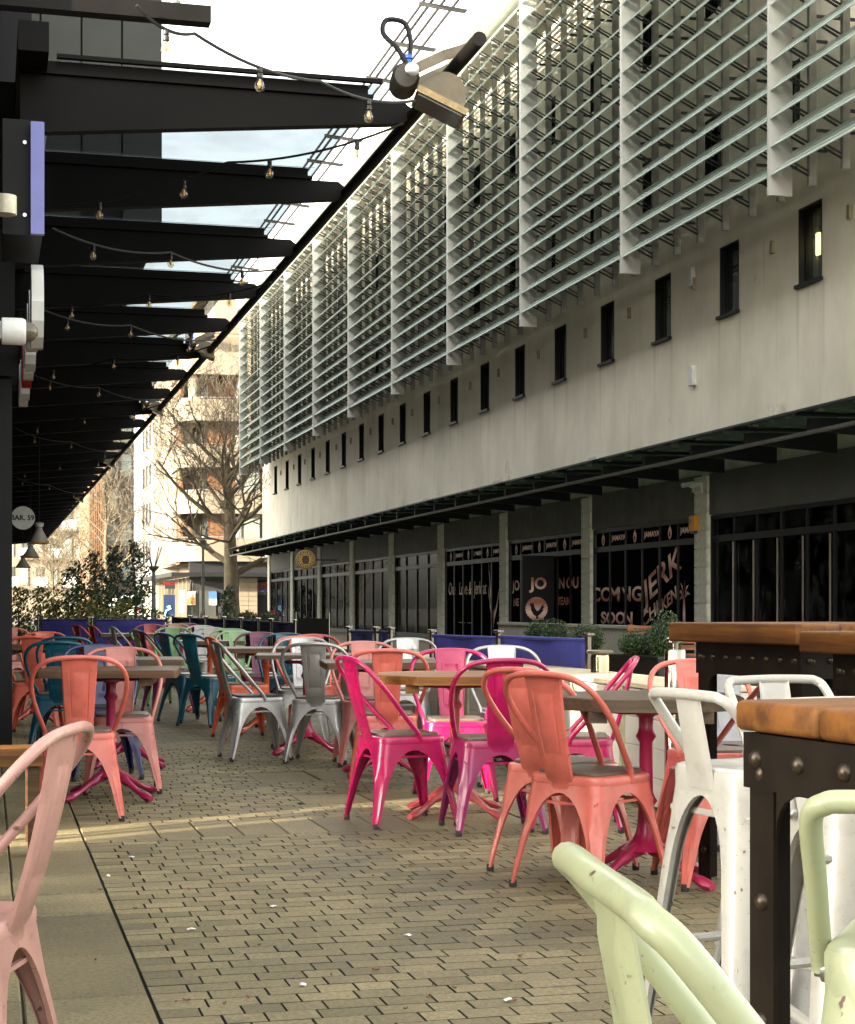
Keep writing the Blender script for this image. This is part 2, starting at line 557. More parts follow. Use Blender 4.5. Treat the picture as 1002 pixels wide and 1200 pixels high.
# ================================================================== RIGHT-HAND OFFICE BUILDING
XW = 15.5
M_WALL = None
def wall_mat():
    m, nt, n, l, b = _nt('pale_render')
    geo = n.new('ShaderNodeNewGeometry'); pos = geo.outputs['Position']
    mp = n.new('ShaderNodeMapping'); mp.inputs['Scale'].default_value = (1, 0.8, 0.35); l.new(pos, mp.inputs['Vector'])
    st = noise(n, l, mp.outputs[0], 1.4, 6, 0.65)
    r = ramp(n, 0.3, 0.72, (0.71, 0.665, 0.555, 1), (0.84, 0.80, 0.69, 1)); l.new(st, r.inputs[0])
    big = noise(n, l, pos, 0.35, 4); r2 = ramp(n, 0.3, 0.7, (0.78, 0.77, 0.74, 1), (1.05, 1.04, 1.02, 1)); l.new(big, r2.inputs[0])
    c = mixc(n, l, 1.0, r.outputs[0], r2.outputs[0], 'MULTIPLY')
    gr = noise(n, l, pos, 60, 3, 0.7); r3 = ramp(n, 0.3, 0.7, (0.9, 0.9, 0.9, 1), (1.07, 1.07, 1.07, 1)); l.new(gr, r3.inputs[0])
    c = mixc(n, l, 1.0, c, r3.outputs[0], 'MULTIPLY')
    # narrow dark run marks below the windows' level
    mp2 = n.new('ShaderNodeMapping'); mp2.inputs['Scale'].default_value = (1, 3.2, 0.14); l.new(pos, mp2.inputs['Vector'])
    rn = noise(n, l, mp2.outputs[0], 1.0, 3, 0.6); r4 = ramp(n, 0.68, 0.76, (0, 0, 0, 1), (0.35, 0.35, 0.35, 1)); l.new(rn, r4.inputs[0])
    c = mixc(n, l, r4.outputs[0], c, (0.20, 0.18, 0.13, 1))
    # drip marks running down from the ends of the sills
    sx = n.new('ShaderNodeSeparateXYZ'); l.new(pos, sx.inputs[0])
    for off in (0.53, -0.53):
        a1 = n.new('ShaderNodeMath'); a1.operation = 'ADD'; a1.inputs[1].default_value = -(30.28 + off) + 3.735 * 30 + 1.8675
        l.new(sx.outputs['Y'], a1.inputs[0])
        a2 = n.new('ShaderNodeMath'); a2.operation = 'MODULO'; a2.inputs[1].default_value = 3.735; l.new(a1.outputs[0], a2.inputs[0])
        a3 = n.new('ShaderNodeMath'); a3.operation = 'SUBTRACT'; a3.inputs[1].default_value = 1.8675; l.new(a2.outputs[0], a3.inputs[0])
        a4 = n.new('ShaderNodeMath'); a4.operation = 'ABSOLUTE'; l.new(a3.outputs[0], a4.inputs[0])
        d1 = ramp(n, 0.01, 0.09, (1, 1, 1, 1), (0, 0, 0, 1)); l.new(a4.outputs[0], d1.inputs[0])
        zf = n.new('ShaderNodeMapRange'); zf.inputs['From Min'].default_value = 5.2; zf.inputs['From Max'].default_value = 7.4; zf.inputs['To Max'].default_value = 0.55
        l.new(sx.outputs['Z'], zf.inputs['Value'])
        zc_ = n.new('ShaderNodeMath'); zc_.operation = 'LESS_THAN'; zc_.inputs[1].default_value = 7.42; l.new(sx.outputs['Z'], zc_.inputs[0])
        m1 = n.new('ShaderNodeMath'); m1.operation = 'MULTIPLY'; l.new(d1.outputs[0], m1.inputs[0]); l.new(zf.outputs[0], m1.inputs[1])
        m2 = n.new('ShaderNodeMath'); m2.operation = 'MULTIPLY'; l.new(m1.outputs[0], m2.inputs[0]); l.new(zc_.outputs[0], m2.inputs[1])
        m3 = n.new('ShaderNodeMath'); m3.operation = 'MULTIPLY'; l.new(m2.outputs[0], m3.inputs[0]); l.new(st, m3.inputs[1])
        c = mixc(n, l, m3.outputs[0], c, (0.22, 0.19, 0.13, 1))
    # green algae patches low on the wall
    al = noise(n, l, pos, 0.8, 7, 0.72)
    sx = n.new('ShaderNodeSeparateXYZ'); l.new(pos, sx.inputs[0])
    zr = n.new('ShaderNodeMapRange'); zr.inputs['From Min'].default_value = 6.2; zr.inputs['From Max'].default_value = 4.3; zr.inputs['To Min'].default_value = 0.0; zr.inputs['To Max'].default_value = 0.12
    l.new(sx.outputs['Z'], zr.inputs['Value'])
    ad = n.new('ShaderNodeMath'); ad.operation = 'ADD'; l.new(al, ad.inputs[0]); l.new(zr.outputs[0], ad.inputs[1])
    r5 = ramp(n, 0.645, 0.78, (0, 0, 0, 1), (0.65, 0.65, 0.65, 1)); l.new(ad.outputs[0], r5.inputs[0])
    c = mixc(n, l, r5.outputs[0], c, (0.17, 0.17, 0.06, 1))
    l.new(c, b.inputs['Base Color']); b.inputs['Roughness'].default_value = 0.85
    # faint upright joints of the cladding boards
    sy = n.new('ShaderNodeMath'); sy.operation = 'PINGPONG'; sy.inputs[1].default_value = 0.934; l.new(sx.outputs['Y'], sy.inputs[0])
    rj = ramp(n, 0.006, 0.02, (0.18, 0.18, 0.18, 1), (0, 0, 0, 1)); l.new(sy.outputs[0], rj.inputs[0])
    c = mixc(n, l, rj.outputs[0], c, (0.25, 0.23, 0.19, 1))
    l.new(c, b.inputs['Base Color'])
    bump(n, l, gr, b, 0.25, 0.004)
    return m
M_WALL = wall_mat()
M_BLACK = plain('black_frame', (0.009, 0.009, 0.010, 1), 0.5, 0, 0.3, 3, spec=.25)
M_DGLASS = plain('dark_glass', (0.004, 0.0045, 0.0045, 1), 0.3, 0, 0.2, 2, spec=0.0)
M_WGLASS = glass('window_glass', (0.55, 0.6, 0.58, 1), 0.16, 0.02, 0.35)
M_GREYMET = plain('grey_metal', (0.20, 0.20, 0.19, 1), 0.5, 0.3, 0.2, 4)
M_LOUV = plain('louvre_frit', (0.47, 0.555, 0.50, 1), 0.28, 0.0, 0.12, 1.5)
M_FIN = plain('fin_panel', (0.42, 0.41, 0.375, 1), 0.45, 0.0, 0.15, 2)
M_POST = plain('louvre_post_grey', (0.30, 0.30, 0.28, 1), 0.5, 0.3, 0.2, 3)
M_STRUT = plain('strut_dark', (0.035, 0.033, 0.03, 1), 0.5, 0.2, 0.2, 3)
M_SHADE = plain('interior_dark', (0.02, 0.02, 0.02, 1), 0.9)
M_ROOM = plain('window_room', (0.13, 0.135, 0.105, 1), 0.9)

rb = thing('office_building', 'long pale rendered building with glass louvre screens above a dark row of shopfronts', 'building', (XW, 60, 0))
RB = Vector((XW, 60, 0))
def rpart(name, mb, mat, parent=rb, smooth=False):
    return mb.xf(Matrix.Translation(-RB)).build(name, mat, parent, smooth)
Y0R, Y1R = 14.0, 98.5
WIN = [(30.28 + 3.735 * k) for k in range(-2, 18)]
WZ0, WZ1, WW = 7.45, 8.92, 0.92
HI = [(Y0R + 2.2 + 3.735 * k) for k in range(0, 22)]   # tall windows hidden behind the louvres
def wall_with_holes(x, y0, y1, z0, z1, holes, depth=0.22):
    """front sheet facing -X with rectangular openings (all holes share rows of equal z) and reveals"""
    mb = MB()
    rows = sorted(set([(h[2], h[3]) for h in holes]))
    zs = z0
    for (a, b_) in rows:
        mb.add([(x, y0, zs), (x, y1, zs), (x, y1, a), (x, y0, a)], [(0, 3, 2, 1)])
        hs_ = sorted([h for h in holes if (h[2], h[3]) == (a, b_)])
        ys = y0
        for h in hs_:
            mb.add([(x, ys, a), (x, h[0], a), (x, h[0], b_), (x, ys, b_)], [(0, 3, 2, 1)])
            ys = h[1]
            X2 = x + depth
            mb.add([(x, h[0], a), (X2, h[0], a), (X2, h[0], b_), (x, h[0], b_)], [(0, 1, 2, 3)])
            mb.add([(x, h[1], a), (X2, h[1], a), (X2, h[1], b_), (x, h[1], b_)], [(3, 2, 1, 0)])
            mb.add([(x, h[0], a), (X2, h[0], a), (X2, h[1], a), (x, h[1], a)], [(3, 2, 1, 0)])
            mb.add([(x, h[0], b_), (X2, h[0], b_), (X2, h[1], b_), (x, h[1], b_)], [(0, 1, 2, 3)])
        mb.add([(x, ys, a), (x, y1, a), (x, y1, b_), (x, ys, b_)], [(0, 3, 2, 1)])
        zs = b_
    mb.add([(x, y0, zs), (x, y1, zs), (x, y1, z1), (x, y0, z1)], [(0, 3, 2, 1)])
    return mb
holes = [(y - WW / 2, y + WW / 2, WZ0, WZ1) for y in WIN]
for (za, zb) in ((10.6, 11.9), (14.2, 15.5)):
    holes += [(y - 0.4, y + 0.4, za, zb) for y in HI]
wmb = wall_with_holes(XW, Y0R, Y1R, 4.0, 19.0, holes)
# roof, far end and back so that it is a solid block
wmb.add([(XW, Y1R, 4.0), (XW + 14, Y1R, 4.0), (XW + 14, Y1R, 19), (XW, Y1R, 19)], [(0, 3, 2, 1)])
wmb.add([(XW, Y0R, 0), (XW + 14, Y0R, 0), (XW + 14, Y0R, 19), (XW, Y0R, 19)], [(0, 1, 2, 3)])
wmb.add([(XW, Y0R, 19), (XW + 14, Y0R, 19), (XW + 14, Y1R, 19), (XW, Y1R, 19)], [(0, 1, 2, 3)])
wmb.add([(XW + 0.5, Y1R, 0), (XW + 14, Y1R, 0), (XW + 14, Y1R, 4), (XW + 0.5, Y1R, 4)], [(0, 3, 2, 1)])
rpart('wall', wmb, M_WALL)
def rwindow(y, w, za, zb, sill=True):
    fr = MB(); t = 0.06; x0 = XW + 0.12
    fr.box(x0, x0 + .06, y - w / 2, y - w / 2 + t, za, zb).box(x0, x0 + .06, y + w / 2 - t, y + w / 2, za, zb)
    fr.box(x0, x0 + .06, y - w / 2 + t, y + w / 2 - t, za, za + t).box(x0, x0 + .06, y - w / 2 + t, y + w / 2 - t, zb - t, zb)
    # dark lining of the opening
    fr.box(XW - .004, x0, y - w / 2 - .03, y - w / 2 + .012, za, zb + .03).box(XW - .004, x0, y + w / 2 - .012, y + w / 2 + .03, za, zb + .03).box(XW - .004, x0, y - w / 2 + .012, y + w / 2 - .012, zb - .012, zb + .03)
    f = rpart('window', fr, M_BLACK)
    p = MB().box(x0 + .02, x0 + .03, y - w / 2 + t, y + w / 2 - t, za + t, zb - t)
    p.xf(Matrix.Translation(-RB)).build('pane', M_WGLASS, f)
    r = MB(); a, b_, c, d = y - w / 2, y + w / 2, za, zb; X2 = XW + 1.0; X1 = x0 + .07
    r.add([(X1, a, c), (X1, b_, c), (X1, b_, d), (X1, a, d), (X2, a, c), (X2, b_, c), (X2, b_, d), (X2, a, d)],
          [(4, 5, 6, 7), (0, 4, 7, 3), (1, 2, 6, 5), (0, 1, 5, 4), (3, 7, 6, 2)])
    r.xf(Matrix.Translation(-RB)).build('reveal', M_ROOM if sill else M_SHADE, f)
    if sill:
        s = MB().box(XW - .09, XW + .12, y - w / 2 - .07, y + w / 2 + .07, za - .07, za - .003)
        s.xf(Matrix.Translation(-RB)).build('sill', M_BLACK, f)
    return f
M_BLIND = plain('blind_cream', (0.55, 0.54, 0.48, 1), 0.8, 0, 0.15, 3, stretch=(1, 1, 14))
BL = (4, 6, 8, 9, 10, 12, 14)
for i, y in enumerate(WIN):
    f = rwindow(y, WW, WZ0, WZ1)
    if i in BL:          # pale blinds drawn part way
        hgt = [0.5, 1.2, 0.7, 0.95, 1.1, 0.5, 0.8][BL.index(i)]
        MB().box(XW + .26, XW + .27, y - WW / 2 + .02, y + WW / 2 - .05, WZ0 + .02, WZ0 + hgt).xf(Matrix.Translation(-RB)).build('blind', M_BLIND, f)
    if i == 2:                       # the lit wall lamp seen through the end window
        MB().box(XW + .22, XW + .27, y + .08, y + .20, WZ0 + .55, WZ0 + .98).xf(Matrix.Translation(-RB)).build('lit_wall_lamp', emit('lamp_glow', (1.0, 0.72, 0.25, 1), 1.2), f)
        MB().box(XW + .26, XW + .28, y + .22, y + .40, WZ0 + .02, WZ1 - .1).xf(Matrix.Translation(-RB)).build('curtain', plain('curtain_grey', (.5, .5, .48, 1), .8), f)
for (za, zb) in ((10.6, 11.9), (14.2, 15.5)):
    for y in HI: rwindow(y, 0.8, za, zb, False)
# blocks, weather-worn pipes and small boxes between the windows
vent_me = None
for i, y in enumerate(WIN[:-1]):
    yy = y + 1.85 + 0.3 * sin(i * 2.1)
    MB().box(XW - .07, XW - .002, yy - .05, yy + .05, WZ1 - .62, WZ1 - .36).xf(Matrix.Translation(-RB)).build('overflow_spout', plain('spout_brass', (.32, .27, .17, 1), .5, .3), rb)
for (y, z) in ((35.9, 6.35), (35.95, 8.6)):
    MB().bbox(XW - .11, XW - .002, y - .11, y + .11, z - .22, z + .22, .02).xf(Matrix.Translation(-RB)).build('wall_lamp_box', plain('white_plastic', (.62, .62, .6, 1), .4), rb)

# ---- louvre screen
XF0, XF1 = 13.80, 14.26
FY = [28.6 + 7.5 * k for k in range(-1, 10)]
LZ0, LZ1, NROW = 8.95, 17.75, 17
for k, y in enumerate(FY):
    rpart('fin', MB().box(XF0, XF1, y - 0.045, y + 0.045, 8.62, LZ1 + 0.15), M_FIN)
lp = (LZ1 - LZ0) / NROW
lme = MB()
L = 7.5 - 0.10
for s in range(4):
    # four flat slats in one sloping blade, outer edge low
    a0, a1 = s / 4 * 0.74 + 0.012, (s + 1) / 4 * 0.74 - 0.026
    c45 = 0.7071
    p = lambda a, h, yy: (a * c45 - h * c45, yy, a * c45 + h * c45)
    vs = [p(a0, 0, 0), p(a1, 0, 0), p(a1, .018, 0), p(a0, .018, 0), p(a0, 0, L), p(a1, 0, L), p(a1, .018, L), p(a0, .018, L)]
    lme.add(vs, [(0, 1, 2, 3), (7, 6, 5, 4), (0, 4, 5, 1), (1, 5, 6, 2), (2, 6, 7, 3), (3, 7, 4, 0)])
for e in range(7):                      # cross straps that hold the slats
    yy = 0.02 + e * (L - 0.06) / 6
    lme.add([p(.0, -.012, yy), p(.71, -.012, yy), p(.71, -.003, yy), p(.0, -.003, yy), p(.0, -.012, yy + .02), p(.71, -.012, yy + .02), p(.71, -.003, yy + .02), p(.0, -.003, yy + .02)],
            [(0, 1, 2, 3), (7, 6, 5, 4), (0, 4, 5, 1), (1, 5, 6, 2), (2, 6, 7, 3), (3, 7, 4, 0)])
louv_me = lme.mesh('louvre', M_LOUV, fix=True)
for k in range(len(FY) - 1):
    for r in range(NROW):
        if k == 0 and r > 6: continue
        put('louvre', louv_me, rb, Vector((XF0 + 0.02, FY[k] + 0.05, LZ0 + r * lp)) - RB)
# posts with forked struts
pm = MB().box(14.42, 14.56, -0.05, 0.05, 8.75, LZ1 + .1)
post_me = pm.xf(Matrix.Translation((-XW, 0, 0))).mesh('louvre_post', M_POST)
sm = MB()
for r in range(NROW):
    z = LZ0 + r * lp
    sm.bar((14.43 - XW, 0, z - 0.02), (13.98 - XW, -0.10, z + 0.14), .035, .03)
    sm.bar((14.43 - XW, 0, z + 0.06), (14.10 - XW, 0.10, z + 0.27), .035, .03)
    sm.bar((14.47 - XW, 0, z + 0.3), (15.45 - XW, 0, z + 0.3), .05, .05) if r % 4 == 1 else None
strut_me = sm.mesh('forked_struts', M_STRUT)
y = FY[0] + 0.9
while y < FY[-1]:
    if min(abs(y - f) for f in FY) > 0.3:
        po = put('louvre_post', post_me, rb, Vector((0, y - 60, 0)))
        put('forked_struts', strut_me, po)
    y += 1.25
# top fascia and the roof-edge sun rails
fb = MB().box(XF0 - .05, XW + .02, FY[0] - 8, 97.2, LZ1 + .22, 18.75)
rpart('roof_fascia', fb, M_FIN)
for xr in (12.85, 13.1, 13.45, 13.85):
    rpart('roof_rail', MB().tube([(xr, 14, 19.55), (xr, 97.2, 19.55)], .05, 6), M_STRUT)
yb = 24.0
while yb < 97:
    bm_ = MB().bar((12.7, yb, 19.45), (14.6, yb, 19.3), .09, .12).bar((14.5, yb, 18.7), (14.5, yb, 19.35), .09, .09)
    rpart('rail_bracket', bm_, M_STRUT); yb += 3.75

# ---- shopfronts
PIL = [35.1 + 7.5 * k for k in range(-2, 9)]
XP = 15.3
M_STONE = plain('pillar_stone', (0.72, 0.70, 0.60, 1), 0.85, 0, 0.3, 5, 0.3)
M_FASC = plain('fascia_grey', (0.10, 0.10, 0.097, 1), 0.45, 0.2, 0.25, 1.2)
M_FASC2 = plain('fascia_stone', (0.115, 0.11, 0.10, 1), 0.8, 0.0, 0.35, 2.5)
M_COPPER = plain('rose_print', (0.72, 0.40, 0.32, 1), 0.5, 0.0, 0.25, 3)
def grad_copper():
    m, nt, n, l, b = _nt('rose_gradient')
    geo = n.new('ShaderNodeNewGeometry'); sx = n.new('ShaderNodeSeparateXYZ'); l.new(geo.outputs['Position'], sx.inputs[0])
    w = n.new('ShaderNodeMath'); w.operation = 'PINGPONG'; w.inputs[1].default_value = 0.32; l.new(sx.outputs['Z'], w.inputs[0])
    r = ramp(n, 0.05, 0.3, (0.38, 0.14, 0.09, 1), (0.92, 0.62, 0.52, 1)); l.new(w.outputs[0], r.inputs[0])
    l.new(r.outputs[0], b.inputs['Base Color']); b.inputs['Roughness'].default_value = 0.5
    return m
M_ROSE = grad_copper()
block_me = [MB().bbox(-.36, .36, -.34, .34, 0.006, 0.394, .012).mesh('stone_block', M_STONE)]
for k, y in enumerate(PIL):
    core = MB().box(XP + .03, XP + .66, y - .31, y + .31, 0, 4.0)
    pl = rpart('pillar', core, M_STONE)
    for j in range(10):
        put('stone_block', block_me[0], pl, Vector((XP + .36, y, j * 0.4)) - RB)
XS = 15.45
TZ, TOPZ = 2.60, 3.12
ft = 0.07
def shopfront(k, npan, dark, kind):
    ya, yb = PIL[k] + .345, PIL[k + 1] - .345
    fr = MB(); fr.box(XS - .06, XS + .06, ya, ya + ft, 0, TOPZ).box(XS - .06, XS + .06, yb - ft, yb, 0, TOPZ)
    fr.box(XS - .07, XS + .06, ya + ft, yb - ft, TOPZ - .09, TOPZ).box(XS - .07, XS + .06, ya + ft, yb - ft, TZ - .07, TZ + .07).box(XS - .06, XS + .06, ya + ft, yb - ft, 0, .16)
    pw = (yb - ya - 2 * ft) / npan
    for j in range(1, npan):
        yy = ya + ft + j * pw
        fr.box(XS - .05, XS + .05, yy - .045, yy + .045, .16, TZ - .07).box(XS - .05, XS + .05, yy - .035, yy + .035, TZ + .07, TOPZ - .09)
    f = rpart('shopfront', fr, M_BLACK)
    for j in range(npan):
        p0, p1 = ya + ft + j * pw + .046, ya + ft + (j + 1) * pw - .046
        for (za, zb) in ((.162, TZ - .072), (TZ + .072, TOPZ - .092)):
            MB().box(XS - .01, XS + .01, p0, p1, za, zb).xf(Matrix.Translation(-RB)).build('pane', M_DGLASS if dark else M_SHOPGLASS, f)
    fz0 = TOPZ + .02
    fa = MB().box(XP + .06, XS + .1, ya, yb, fz0, 4.05)
    fa.xf(Matrix.Translation(-RB)).build('fascia', kind, f)
    if not dark:
        rm = MB(); X2 = XS + 3.2
        rm.add([(XS + .12, ya, .01), (X2, ya, .01), (X2, yb, .01), (XS + .12, yb, .01), (XS + .12, ya, 3.1), (X2, ya, 3.1), (X2, yb, 3.1), (XS + .12, yb, 3.1)],
               [(0, 1, 2, 3), (7, 6, 5, 4), (1, 5, 6, 2), (0, 4, 5, 1), (2, 6, 7, 3)])
        rm.xf(Matrix.Translation(-RB)).build('interior', plain('shop_room', (.035, .03, .025, 1), .8), f)
    return f, ya, yb
M_SHOPGLASS = glass('shop_glass', (0.30, 0.32, 0.30, 1), 0.02, 0.02, 0.16)
SF = {}
for k in range(len(PIL) - 1):
    dark = k in (2, 3, 4)
    SF[k] = shopfront(k, 6 if k < 5 else 4, dark, M_FASC if k < 2 else M_FASC2)
def sign(k, body, y, z, size, mat=None, x=XS - .014, **kw):
    return lettering(body, size, mat or M_ROSE, SF[k][0], Vector((x, y, z)) - RB, (0, -1, 0), **kw)
def flame(k, y, z, s):
    mb = MB()
    for q, (sc_, ins) in enumerate(((1.0, 0), (0.55, 1))):
        pass
    pts = []
    for i in range(16):
        a = 2 * pi * i / 16
        r = 0.5 * (1 + 0.0)
        yy = sin(a) * 0.32; zz = -cos(a) * 0.5
        if zz > 0: yy *= max(0.0, 1 - (zz / 0.5) ** 1.6 * 0.9) ; yy += 0.06 * zz
        pts.append((yy * s, zz * s))
    vs = [(XS - .014, y - a, z + b_) for a, b_ in pts] + [(XS - .011, y - a, z + b_) for a, b_ in pts]
    n_ = len(pts)
    mb.add(vs, [tuple(range(n_))] + [(i, (i + 1) % n_, n_ + (i + 1) % n_, n_ + i) for i in range(n_)])
    o = rpart('flame_emblem', mb, M_ROSE, SF[k][0])
    ib = MB(); vs = [(XS - .017, y - a * .45, z - .1 * s + b_ * .5) for a, b_ in pts] + [(XS - .0145, y - a * .45, z - .1 * s + b_ * .5) for a, b_ in pts]
    ib.add(vs, [tuple(range(n_))] + [(i, (i + 1) % n_, n_ + (i + 1) % n_, n_ + i) for i in range(n_)])
    ib.xf(Matrix.Translation(-RB)).build('flame_core', M_BLACK, o)
TZM = (TZ + TOPZ) / 2
for k in (2, 3, 4):
    _, ya, yb = SF[k]
    pw = (yb - ya - .14) / 6
    for j in range(6):
        yc = yb - .07 - (j + .5) * pw
        if j % 2 == 0: flame(k, yc, TZM, .33)
        else: sign(k, 'JAMAYA', yc, TZM, .18, offset=.006, sx=1.45)
_, ya, yb = SF[2]
yc = lambda px_: XS * (1 / (px_ + 15) - .000121) / .000469
sign(2, 'CO', yc(705), 1.42, .50, offset=.012, sx=2.0); sign(2, 'MI', yc(722.5), 1.42, .50, offset=.012, sx=2.0); sign(2, 'NG', yc(740), 1.42, .50, offset=.012, sx=2.0)
sign(2, 'S', yc(707.5), .82, .42, offset=.012, sx=2.0); sign(2, 'OO', yc(721.5), .82, .42, offset=.012, sx=2.0); sign(2, 'N', yc(736.5), .82, .42, offset=.012, sx=2.0)
sign(2, 'JE', yc(762), 1.55, .8, roll=radians(20), shear=.1, sx=1.5, offset=.012); sign(2, 'RK', yc(783), 1.98, .8, roll=radians(20), shear=.1, sx=1.5, offset=.012)
sign(2, 'CHI', yc(762), .92, .45, roll=radians(20), shear=.1, sx=1.5, offset=.008); sign(2, 'CKEN', yc(781), 1.22, .42, roll=radians(20), shear=.1, sx=1.2, offset=.008)
# palm leaf mark at the pane's end
pb = MB()
for a in range(6):
    t = radians(-30 + 42 * a)
    y0_, z0_ = yc(802), 1.3
    y1_, z1_ = y0_ + .36 * cos(t), z0_ + .34 * sin(t) + .1
    pb.add([(XS - .014, y0_, z0_), (XS - .014, (y0_ + y1_) / 2, (z0_ + z1_) / 2 + .12), (XS - .014, y1_, z1_), (XS - .014, (y0_ + y1_) / 2, (z0_ + z1_) / 2 + .04)], [(0, 1, 2, 3)])
pb.add([(XS - .014, yc(801), 1.3), (XS - .014, yc(803), 1.3), (XS - .014, yc(804), .5), (XS - .014, yc(800), .5)], [(0, 1, 2, 3)])
rpart('palm_emblem', pb, M_ROSE, SF[2][0])
# the middle door leaf stands forward with the rooster roundel
YD = 45.4
dl = MB().box(14.44, 15.38, YD, YD + .05, .06, TZ - .05)
door = rpart('door_leaf', dl, M_BLACK, SF[3][0])
def door_part(name, mb, mat): return mb.xf(Matrix.Translation(-RB)).build(name, mat, door)
lettering('JO', .44, M_ROSE, door, Vector((14.92, YD - .004, 1.76)) - RB, (1, 0, 0), offset=.014)
rr_ = MB(); cy_, cz_ = 14.86, 1.07
ring = []
for i in range(48):
    a = 2 * pi * i / 48; r = .315 + (.018 if i % 2 else 0)
    ring.append((cy_ + r * sin(a), cz_ + r * cos(a)))
def disc_yz(x, ring, th=.004):
    n_ = len(ring)
    return MB().add([(a, x, b_) for a, b_ in ring] + [(a, x + th, b_) for a, b_ in ring], [tuple(range(n_))] + [(i, n_ + i, n_ + (i + 1) % n_, (i + 1) % n_) for i in range(n_)])
ro = door_part('roundel', disc_yz(YD - .006, ring), M_ROSE)
bird = [(-.30, .16), (-.26, .24), (-.2, .2), (-.16, .26), (-.12, .17), (-.08, .02), (.02, -.1), (.12, -.04), (.2, .1), (.3, .2), (.28, .08), (.34, .1), (.26, -.04), (.3, -.06), (.16, -.22), (.06, -.3), (.06, -.42), (-.04, -.42), (-.02, -.32), (-.14, -.24), (-.24, -.06), (-.25, .08)]
door_part('rooster_mark', disc_yz(YD - .010, [(cy_ + a * .68, cz_ + b_ * .68) for a, b_ in bird], .003), M_BLACK)
sign(3, 'JO', yc(605), 1.75, .42, offset=.01, sx=1.5); sign(3, 'NE', yc(605), 1.25, .3, offset=.01, sx=1.4)
sign(3, 'IN', yc(657.5), 1.76, .42, offset=.01, sx=1.6); sign(3, 'OU', yc(671), 1.76, .42, offset=.01, sx=1.6); sign(3, 'TEAM', yc(661), 1.27, .3, offset=.01, sx=1.4)
arc = []
for i in range(14): a = radians(100 + 160 * i / 13); arc.append((yc(679) - .42 * cos(a), .95 + .5 * sin(a)))
for i in range(14): a = radians(260 - 160 * i / 13); arc.append((yc(679) - .30 * cos(a), .95 + .38 * sin(a)))
# scripted line over the next bay
for j, (w_, p_) in enumerate((('One', 530), ('Love', 543), ('&', 551), ('Jerk', 560), ('at', 568))):
    sign(4, w_, yc(p_), 1.72, .62, shear=.12, sx=.85)
sign(4, '- - - - -   - - - -', yc(546), .62, .3)
lf = MB()
for a in range(7):
    y0_, z0_ = yc(578), .45; t = radians(58 + 12 * a)
    l_ = 1.0 + .9 * sin(a * 1.1 + .4)
    y1_, z1_ = y0_ + l_ * cos(t) * .8, z0_ + l_ * sin(t) * 1.2
    m_ = Vector((0, (y0_ + y1_) / 2, (z0_ + z1_) / 2))
    lf.add([(XS - .014, y0_, z0_), (XS - .014, m_.y - .07, m_.z), (XS - .014, y1_, z1_), (XS - .014, m_.y + .05, m_.z)], [(0, 1, 2, 3)])
rpart('leaf_emblem', lf, M_ROSE, SF[4][0])
# pale posts and a zebra-pale blind strip in the nearest shop
M_ALU = plain('brushed_alu', (.48, .42, .36, 1), .35, .7, .2, 5)
_, ya, yb = SF[1]
for px_ in (862, 886, 914, 944, 976):
    yy = yc(px_); rpart('door_edge', MB().box(XS - .075, XS - .055, yy - .02, yy + .02, .2, TZ - .1), M_ALU, SF[1][0])
# warm bulbs and a lit counter inside the clear shops
for k in (5, 6, 7, 8):
    _, ya, yb = SF[k]
    for j in range(3):
        MB().lathe([(.02, -.07), (.06, -.03), (.06, .03), (.02, .07)], 8, (XS + 1.4, ya + 1.4 + j * 1.9, 2.3)).xf(Matrix.Translation(-RB)).build('pendant_bulb', emit('warm_bulb', (1, .6, .22, 1), 2.5), SF[k][0])
# projecting round shop sign and the plain one on the fascia
def round_sign(px_, y_px, zc, r, label, txt):
    p = at(px_, zc, CAM_H + (HOR_Y - y_px) / F_PX * zc)
    t = thing('round_sign', label, 'sign', p)
    d = MB().lathe([(r * .97, -.03), (r, -.02), (r, .02), (r * .97, .03)], 40).xf(Matrix.Rotation(pi / 2, 4, 'X')).build('disc', plain('gold_sign', srgb(200, 165, 95), .5, 0, .15, 9), t, True)
    rg = MB().tube([(cos(a) * r * .9, -.034, sin(a) * r * .9) for a in [2 * pi * i / 40 for i in range(40)]], .015, 6, True).build('ring', plain('sign_brown', srgb(70, 45, 20), .5), t)
    ri = MB().tube([(cos(a) * r * .58, -.034, sin(a) * r * .58) for a in [2 * pi * i / 30 for i in range(30)]], .01, 6, True).build('ring', MATS['sign_brown'], t)
    for j in range(24):
        a = 2 * pi * j / 24
        MB().bar((cos(a) * r * .66, -.033, sin(a) * r * .66), (cos(a) * r * .82, -.033, sin(a) * r * .82), .05 if j % 2 else .03, .008, (0, 1, 0)).build('ornament', MATS['sign_brown'], t)
    for j in range(5):
        MB().box(-r * (.4 - .05 * abs(j - 2)), r * (.4 - .05 * abs(j - 2)), -.036, -.031, (j - 2) * r * .17 - .03, (j - 2) * r * .17 + .03).build('ornament', MATS['sign_brown'], t)
    br = MB().bar((0, 0, 0), (1.2, .1, .0), .05, .05).build('arm', M_BLACK, t)
    return t
round_sign(358, 656, 62, .36, 'round gold shop sign with brown ornament hung under the canopy', '')

